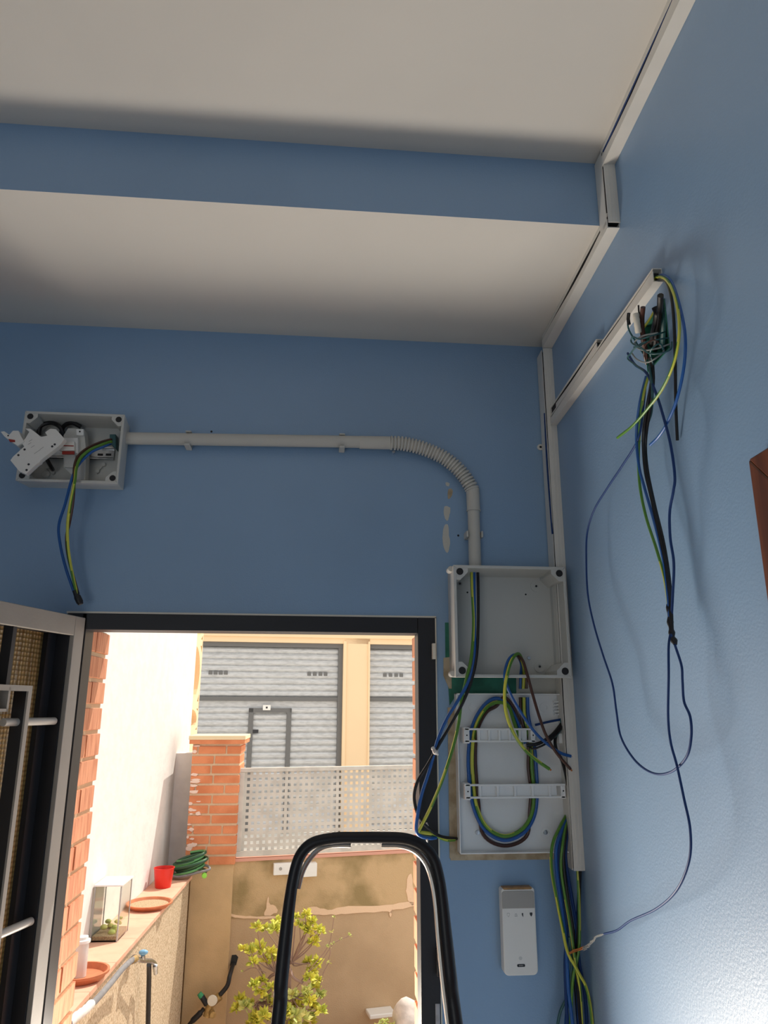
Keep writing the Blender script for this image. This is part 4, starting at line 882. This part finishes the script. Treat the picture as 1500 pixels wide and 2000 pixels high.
fd = empty('bird_feeder', c+V((0, 0, .008)), 'white cylindrical feeder standing in the nearer terracotta saucer', 'feeder')
MB().lathe(c+V((-.006, 0, .008)), [(.021, 0), (.021, .10), (.001, .10)], 24).build('clear_tube', mat('milky_plastic', (.86, .80, .74), .4, trans=.3), fd)
MB().lathe(c+V((-.006, 0, .109)), [(.025, 0), (.025, .008), (.017, .010), (.017, .018), (.001, .018)], 24).build('collar', M['white'], fd)
# glass tank with a pale lid
tk = onc(196, 1828)
e1 = LW.e.copy(); n1 = LW.n.copy()
q0 = onc(236, 1822); q1 = onc(192, 1829)
L_ = Frame(0, 0, 1, 0, 0, 1)
ta0 = (q0-LW.o).dot(LW.e); A_ = .26
t0 = (q0-LW.o).dot(LW.n); hz = .195
ta1 = ta0+.03; ta0 = ta1-.15; tt1 = .166; tt0 = .062
tank = empty('glass_tank', LW.pt((ta0+ta1)/2, .11, CZ_), 'small glass tank with pale lid and greenery on the wall top', 'glass tank')
g = MB()
for a_, b_, c_, d_ in ((ta0, ta1, tt0, tt0+.003), (ta0, ta1, tt1-.003, tt1), (ta0, ta0+.003, tt0+.003, tt1-.003), (ta1-.003, ta1, tt0+.003, tt1-.003)): g.box(LW, a_, b_, c_, d_, CZ_+.004, CZ_+hz)
g.box(LW, ta0, ta1, tt0, tt1, CZ_+.001, CZ_+.004)
g.build('glass_walls', M['glass'], tank)
g = MB()
for a_, c_ in ((ta0, tt0), (ta1-.004, tt0), (ta0, tt1-.004), (ta1-.004, tt1-.004)): g.box(LW, a_-.0005, a_+.0045, c_-.0005, c_+.0045, CZ_+.001, CZ_+hz)
g.build('corner_seams', M['palprint'], tank)
MB().box(LW, ta0-.004, ta1+.004, tt0-.004, tt1+.002, CZ_+hz, CZ_+hz+.006).build('lid', M['white'], tank, .001)
g = MB()
for k in range(10): g.ball(LW.pt(random.uniform(ta0+.03, ta1-.02), random.uniform(tt0+.02, tt1-.02), CZ_+.02+random.uniform(0, .035)), random.uniform(.008, .018), (1, 1, .7), 2)
g.build('tank_greenery', M['leafd'], tank)
MB().box(LW, ta0+.006, ta1-.006, tt0+.006, tt1-.006, CZ_+.005, CZ_+.018).build('tank_gravel', M['seed'], tank)
# coiled hose on the coping end
hc = V((Frame(0,4.29,1,0,0,1).p3(370,1690).x, 4.29, CZ_))
hs = empty('garden_hose', hc, 'coiled green garden hose with lime fittings on the wall end', 'hose')
pts = []; n = 150
for i in range(n):
    t = i/n; an = t*2*math.pi*5.3; rr = .068+.012*math.sin(an*.37+1)
    pts.append(hc+V((math.cos(an)*rr*1.12, math.sin(an)*rr*.72+.005, .030+.080*t+.018*math.sin(an+1.3)*(1 if t > .1 else 0))))
g = MB().tube(pts, .0085, 10, mi=lambda i, k: 1 if (k + i//12) % 10 in (0, 1, 5) else 0); g.build('hose_coil', [M['hosegreen'], M['hosestripe']], hs)
h1 = hc+V((-.105, -.03, .005))
MB().lathe(h1+V((0, 0, .02)), [(.006, -.02), (.015, -.014), (.018, 0), (.015, .014), (.006, .02)], 18, ax=(.6, -.8, .1)).build('lime_fitting', M['lime'], hs)
h2 = hc+V((.085, -.03, -.01)); MB().lathe(h2+V((0, 0, .028)), [(.008, -.012), (.013, -.01), (.013, .01), (.008, .012)], 16, ax=(.2, -1, 0)).build('lime_fitting', M['lime'], hs)
g = MB().tube(cr([h1+V((.01, 0, .02)), h1+V((.05, -.02, .012)), h1+V((.10, -.02, .018)), h1+V((.16, -.01, .03)), h1+V((.215, 0, .042)), h1+V((.19, .03, .055)), h1+V((.13, .02, .05)), h1+V((.08, .02, .045))], 7), .0062, 10)
g.build('grey_nozzle_tube', M['hosegrey'], hs)

# tap on the low wall
def onl(px, py, off): return LW.p3(px, py, -off)
tp = empty('garden_tap', onl(283, 1878, .02), 'chrome tap with blue handle on the low wall', 'tap')
g = MB(); g.tube(cr([onl(262,1873,.0), onl(264,1873,.03), onl(280,1876,.045), onl(295,1877,.055), onl(303,1884,.06), onl(303,1892,.062)], 6), .0085, 12)
g.cyl(onl(280,1876,.045), onl(279,1864,.05), .008); g.cyl(onl(262,1873,.0), onl(263,1873,.012), .015); g.build('tap_body', M['steel'], tp)
g = MB(); g.ball(onl(280,1860,.052), .014, (1.3, .8, .7)); g.build('tap_handle', M['bluecap'], tp)
g = MB(); g.cyl(onl(303,1886,.062), onl(304,1902,.064), .010, .008); g.build('spout', M['steel'], tp)
g = MB(); g.cyl(onl(265,1872,.045), onl(257,1877,.045), .012, .011); g.build('hose_connector', M['brass'], tp)
g = MB().tube(cr([onl(262,1873,.045), onl(252,1880,.046), onl(236,1896,.045), onl(213,1924,.045), onl(185,1956,.05), onl(165,1974,.05), onl(140,1994,.05), onl(100,2040,.04), onl(60,2130,.03)], 7), .0098, 12)
hz_ = tag(g.build('water_hose', M['hosegrey']), 'grey hose slanting from the tap down along the low wall', 'hose')
g = MB().tube(cr([onl(178,1961,.05), onl(165,1974,.0502), onl(150,1985,.0502), onl(134,2000,.0495)], 5), [.0125+.0012*math.sin(i*2) for i in range(16)], 12); g.build('white_tape_wrap', M['tape'], hz_)
g = MB().tube([onl(291,1884,.04), onl(291,1910,.03), onl(289,2000,.03), onl(284,2300,.03)], .0095, 12); tag(g.build('drain_pipe', M['blackpl']), 'dark upright pipe running down from the tap', 'pipe')
# valve in front of the pillar base
def onb(px, py, off=.0): return pf.p3(px, py, -off)
vl = empty('pipe_valve', onb(410, 1965, .05), 'brass pipe valve with green and cream caps by the pillar base', 'valve')
g = MB(); g.tube(cr([onb(430,1945,.06), onb(412,1962,.06), onb(404,1985,.06)], 5), .020, 14); g.cyl(onb(412,1975,.06), onb(416,1983,.10), .016); g.build('valve_body', M['brass'], vl)
g = MB(); g.cyl(onb(404,1962,.06), onb(394,1946,.06), .014); g.build('valve_neck', M['blackpl'], vl)
g = MB(); g.cyl(onb(394,1947,.06), onb(389,1940,.06), .0145, .012); g.build('green_cap', M['capgreen'], vl)
p_ = onb(415, 1953, .085); g = MB().lathe(p_, [(.024, 0), (.026, .004), (.024, .012), (.001, .014)], 22, ax=(0, -1, -.1)); g.build('cream_cap', M['cream'], vl)
g = MB(); g.tube(cr([onb(398,1970,.06), onb(388,1982,.06), onb(374,1996,.06), onb(355,2020,.05)], 6), [.010]*4+[.0145]*8+[.010]*7, 14); g.build('threaded_connector', M['blackpl'], vl)
g = MB().tube(cr([YW.p3(459,1874,.05), YW.p3(455,1884,-.01), onb(449,1905,.03), onb(444,1925,.05), onb(430,1943,.06)], 7), .0115, 12)
tag(g.build('water_pipe', M['blackpl']), 'black pipe coming out of the hole in the yard wall', 'pipe')
a, z = YW.un(457, 1873); g = MB().prism(YW, [(a-.02, z-.03), (a+.012, z-.03), (a+.022, z+.008), (a+.01, z+.02), (a-.012, z+.02)], -.003, -.0005); tag(g.build('wall_hole', M['dark']), 'ragged dark hole in the yard wall beside the pillar base', 'hole')

# ================================================================== PLANTS
PB = Frame(0, 4.18, 1, 0, 0, 1)
def leaf(g, c, d, L, wd):
    """one thick leaf from c along d"""
    d = d.normalized(); s = d.cross(V((random.uniform(-1, 1), random.uniform(-1, 1), random.uniform(-1, 1)))).normalized(); n = d.cross(s)
    a = c; m1 = c+d*L*.55; t = c+d*L
    q = [g.bm.verts.new(x) for x in (a, m1+s*wd, t, m1-s*wd, m1+n*wd*.25)]
    g.bm.faces.new((q[0], q[1], q[4])); g.bm.faces.new((q[1], q[2], q[4])); g.bm.faces.new((q[2], q[3], q[4])); g.bm.faces.new((q[3], q[0], q[4]))
    u = g.bm.verts.new(m1-n*wd*.2)
    g.bm.faces.new((q[1], q[0], u)); g.bm.faces.new((q[2], q[1], u)); g.bm.faces.new((q[3], q[2], u)); g.bm.faces.new((q[0], q[3], u))
def rosette(g, c, r, n):
    for k in range(n):
        an = random.uniform(0, 6.28); el = random.uniform(-.35, 1.2)
        d = V((math.cos(an)*math.cos(el), math.sin(an)*math.cos(el), math.sin(el)))
        leaf(g, c+d*r*.1, d, r*random.uniform(.7, 1.1), r*.27)
sh = empty('potted_shrub', (PB.p3(560, 2000).x, 4.18, -.02), 'yellow green leafy shrub growing in front of the brown yard wall', 'plant')
root = V((PB.p3(562, 2000).x, 4.18, .32)); fork = V((root.x, 4.18, .52))
ros = [(598,1787,8),(608,1800,8),(578,1790,6),(585,1805,7),(537,1816,10),(540,1800,7),(502,1812,8),(517,1814,7),(601,1815,10),(620,1815,7),(612,1840,9),(627,1820,7),(490,1858,8),(507,1855,11),(518,1878,9),(530,1862,9),(495,1880,8),(533,1872,8),(475,1855,7),(602,1880,8),(619,1880,9),(610,1900,9),(605,1910,8),(620,1915,8),
 (510,1915,8),(497,1925,8),(508,1940,9),(520,1950,9),(530,1930,8),(470,1955,10),(480,1968,10),(462,1972,9),(488,1962,8),(570,1945,9),(585,1955,10),(580,1965,9),(600,1940,9),(614,1930,9),(605,1955,9),(626,1945,8),(628,1975,8),(612,1970,9),(575,1985,11),(560,1975,10),(545,1980,10),(530,1990,11),(515,1985,10),(500,1992,11),(590,1990,11),(605,1995,10),(490,1998,9),(610,1985,10),(560,1998,11),(540,1960,9)]
tw = MB(); fo = MB(); fo2 = MB()
hubs = [(540,1900),(570,1880),(520,1920),(590,1920),(565,1940),(500,1960)]
H = [PB.p3(x, y, random.uniform(-.05, .05)) for x, y in hubs]
for h in H: tw.tube(cr([fork, fork.lerp(h, .5)+V((random.uniform(-.03,.03), random.uniform(-.03,.03), 0)), h], 5), [.009-.0003*i for i in range(11)], 7)
for i, (x, y, r) in enumerate(ros):
    p = PB.p3(x, y, random.uniform(-.11, .10)); h = min(H, key=lambda q: (q-p).length + (0 if q.z < p.z+.02 else .3))
    mid = h.lerp(p, .5)+V((random.uniform(-.025, .025), random.uniform(-.02, .02), random.uniform(-.02, .01)))
    tw.tube(cr([h, mid, p], 4), [.0042, .004, .0037, .0035, .0032, .003, .0028, .0025, .002], 6)
    rosette(fo if (y < 1925 or i % 3) else fo2, p, r/FPX*4.3*1.5, 30)
for pts in ([(570,1940),(608,1890),(640,1850),(648,1820),(652,1792)], [(600,1900),(625,1880),(650,1845),(665,1835),(682,1828)], [(640,1882),(645,1860),(643,1850)], [(625,1930),(632,1900),(643,1880)], [(520,1900),(495,1890),(475,1898)]):
    q = [PB.p3(x, y, -.03) for x, y in pts]; tw.tube(cr(q, 5), .0022, 6)
    for p in q[2:]: rosette(fo2, p, .016, 7)
tw.tube([V((root.x, 4.18, .12)), root, fork], [.014, .012, .010], 8)
tw.build('branches', M['twig'], sh); fo.build('foliage', M['leafy'], sh, smooth=False); fo2.build('lower_foliage', M['leafd'], sh, smooth=False)
MB().lathe((root.x, 4.18, -.02), [(.13, 0), (.15, .17), (.16, .17), (.16, .20), (.145, .20), (.14, .17), (.001, .17)], 28).build('pot', M['terra'], sh)
# small plant, shelf and stone at the lower right
sp = empty('potted_plant', (PB.p3(765, 2000).x, 4.1, -.02), 'small green plant at the lower right by the pale stone', 'plant')
g = MB(); S2 = Frame(0, 4.1, 1, 0, 0, 1)
for k in range(26): rosette(g, S2.p3(random.uniform(728, 770), random.uniform(1992, 2040), random.uniform(-.04, .04)), .022, 9)
g.build('foliage', M['leafd'], sp, smooth=False)
c = S2.p3(735, 2060); MB().lathe((c.x, 4.1, -.02), [(.07, 0), (.09, .18), (.09, .21), (.08, .21), (.001, .19)], 24).build('pot', M['terra'], sp)
for k in range(6): pass
g = MB(); 
for k in range(7): g.tube([V((c.x, 4.1, .15)), S2.p3(726+6*k, 2010)], .003, 6)
g.build('stems', M['twig'], sp)
a, z = YW.un(718, 1976, -.05); a1_, _ = YW.un(768, 1976, -.05); g = MB().box(YW, a, a1_, -.10, 0, z-.022, z-.0); tag(g.build('wall_shelf', M['white'], bevel=.006), 'small pale ledge on the yard wall above the small plant', 'shelf')
def rock(name, cx, cy, F, sx, sy, sz, seed, m, label, zlow):
    random.seed(seed); c = F.p3(cx, cy); g = MB(); g.sm = True
    bmesh.ops.create_icosphere(g.bm, subdivisions=3, radius=1, matrix=Matrix.Identity(4))
    for v in g.bm.verts:
        f = 1+.10*math.sin(v.co.x*4+seed)+.08*math.sin(v.co.y*5+v.co.z*4); v.co = V((v.co.x*sx*f, v.co.y*sy*f, v.co.z*sz*f))+c
    return tag(g.build(name, m), label, 'stone')
rock('garden_stone', 800, 1990, S2, .088, .08, .095, 3, M['stone'], 'pale rounded stone at the right edge of the doorway view', 0)
c = S2.p3(806, 1990); tag(MB().box(WO, c.x-.10, c.x+.12, 4.0, 4.2, -.02, c.z-.08).build('stone_plinth', M['lowst']), 'rendered plinth carrying the pale stone', 'plinth')
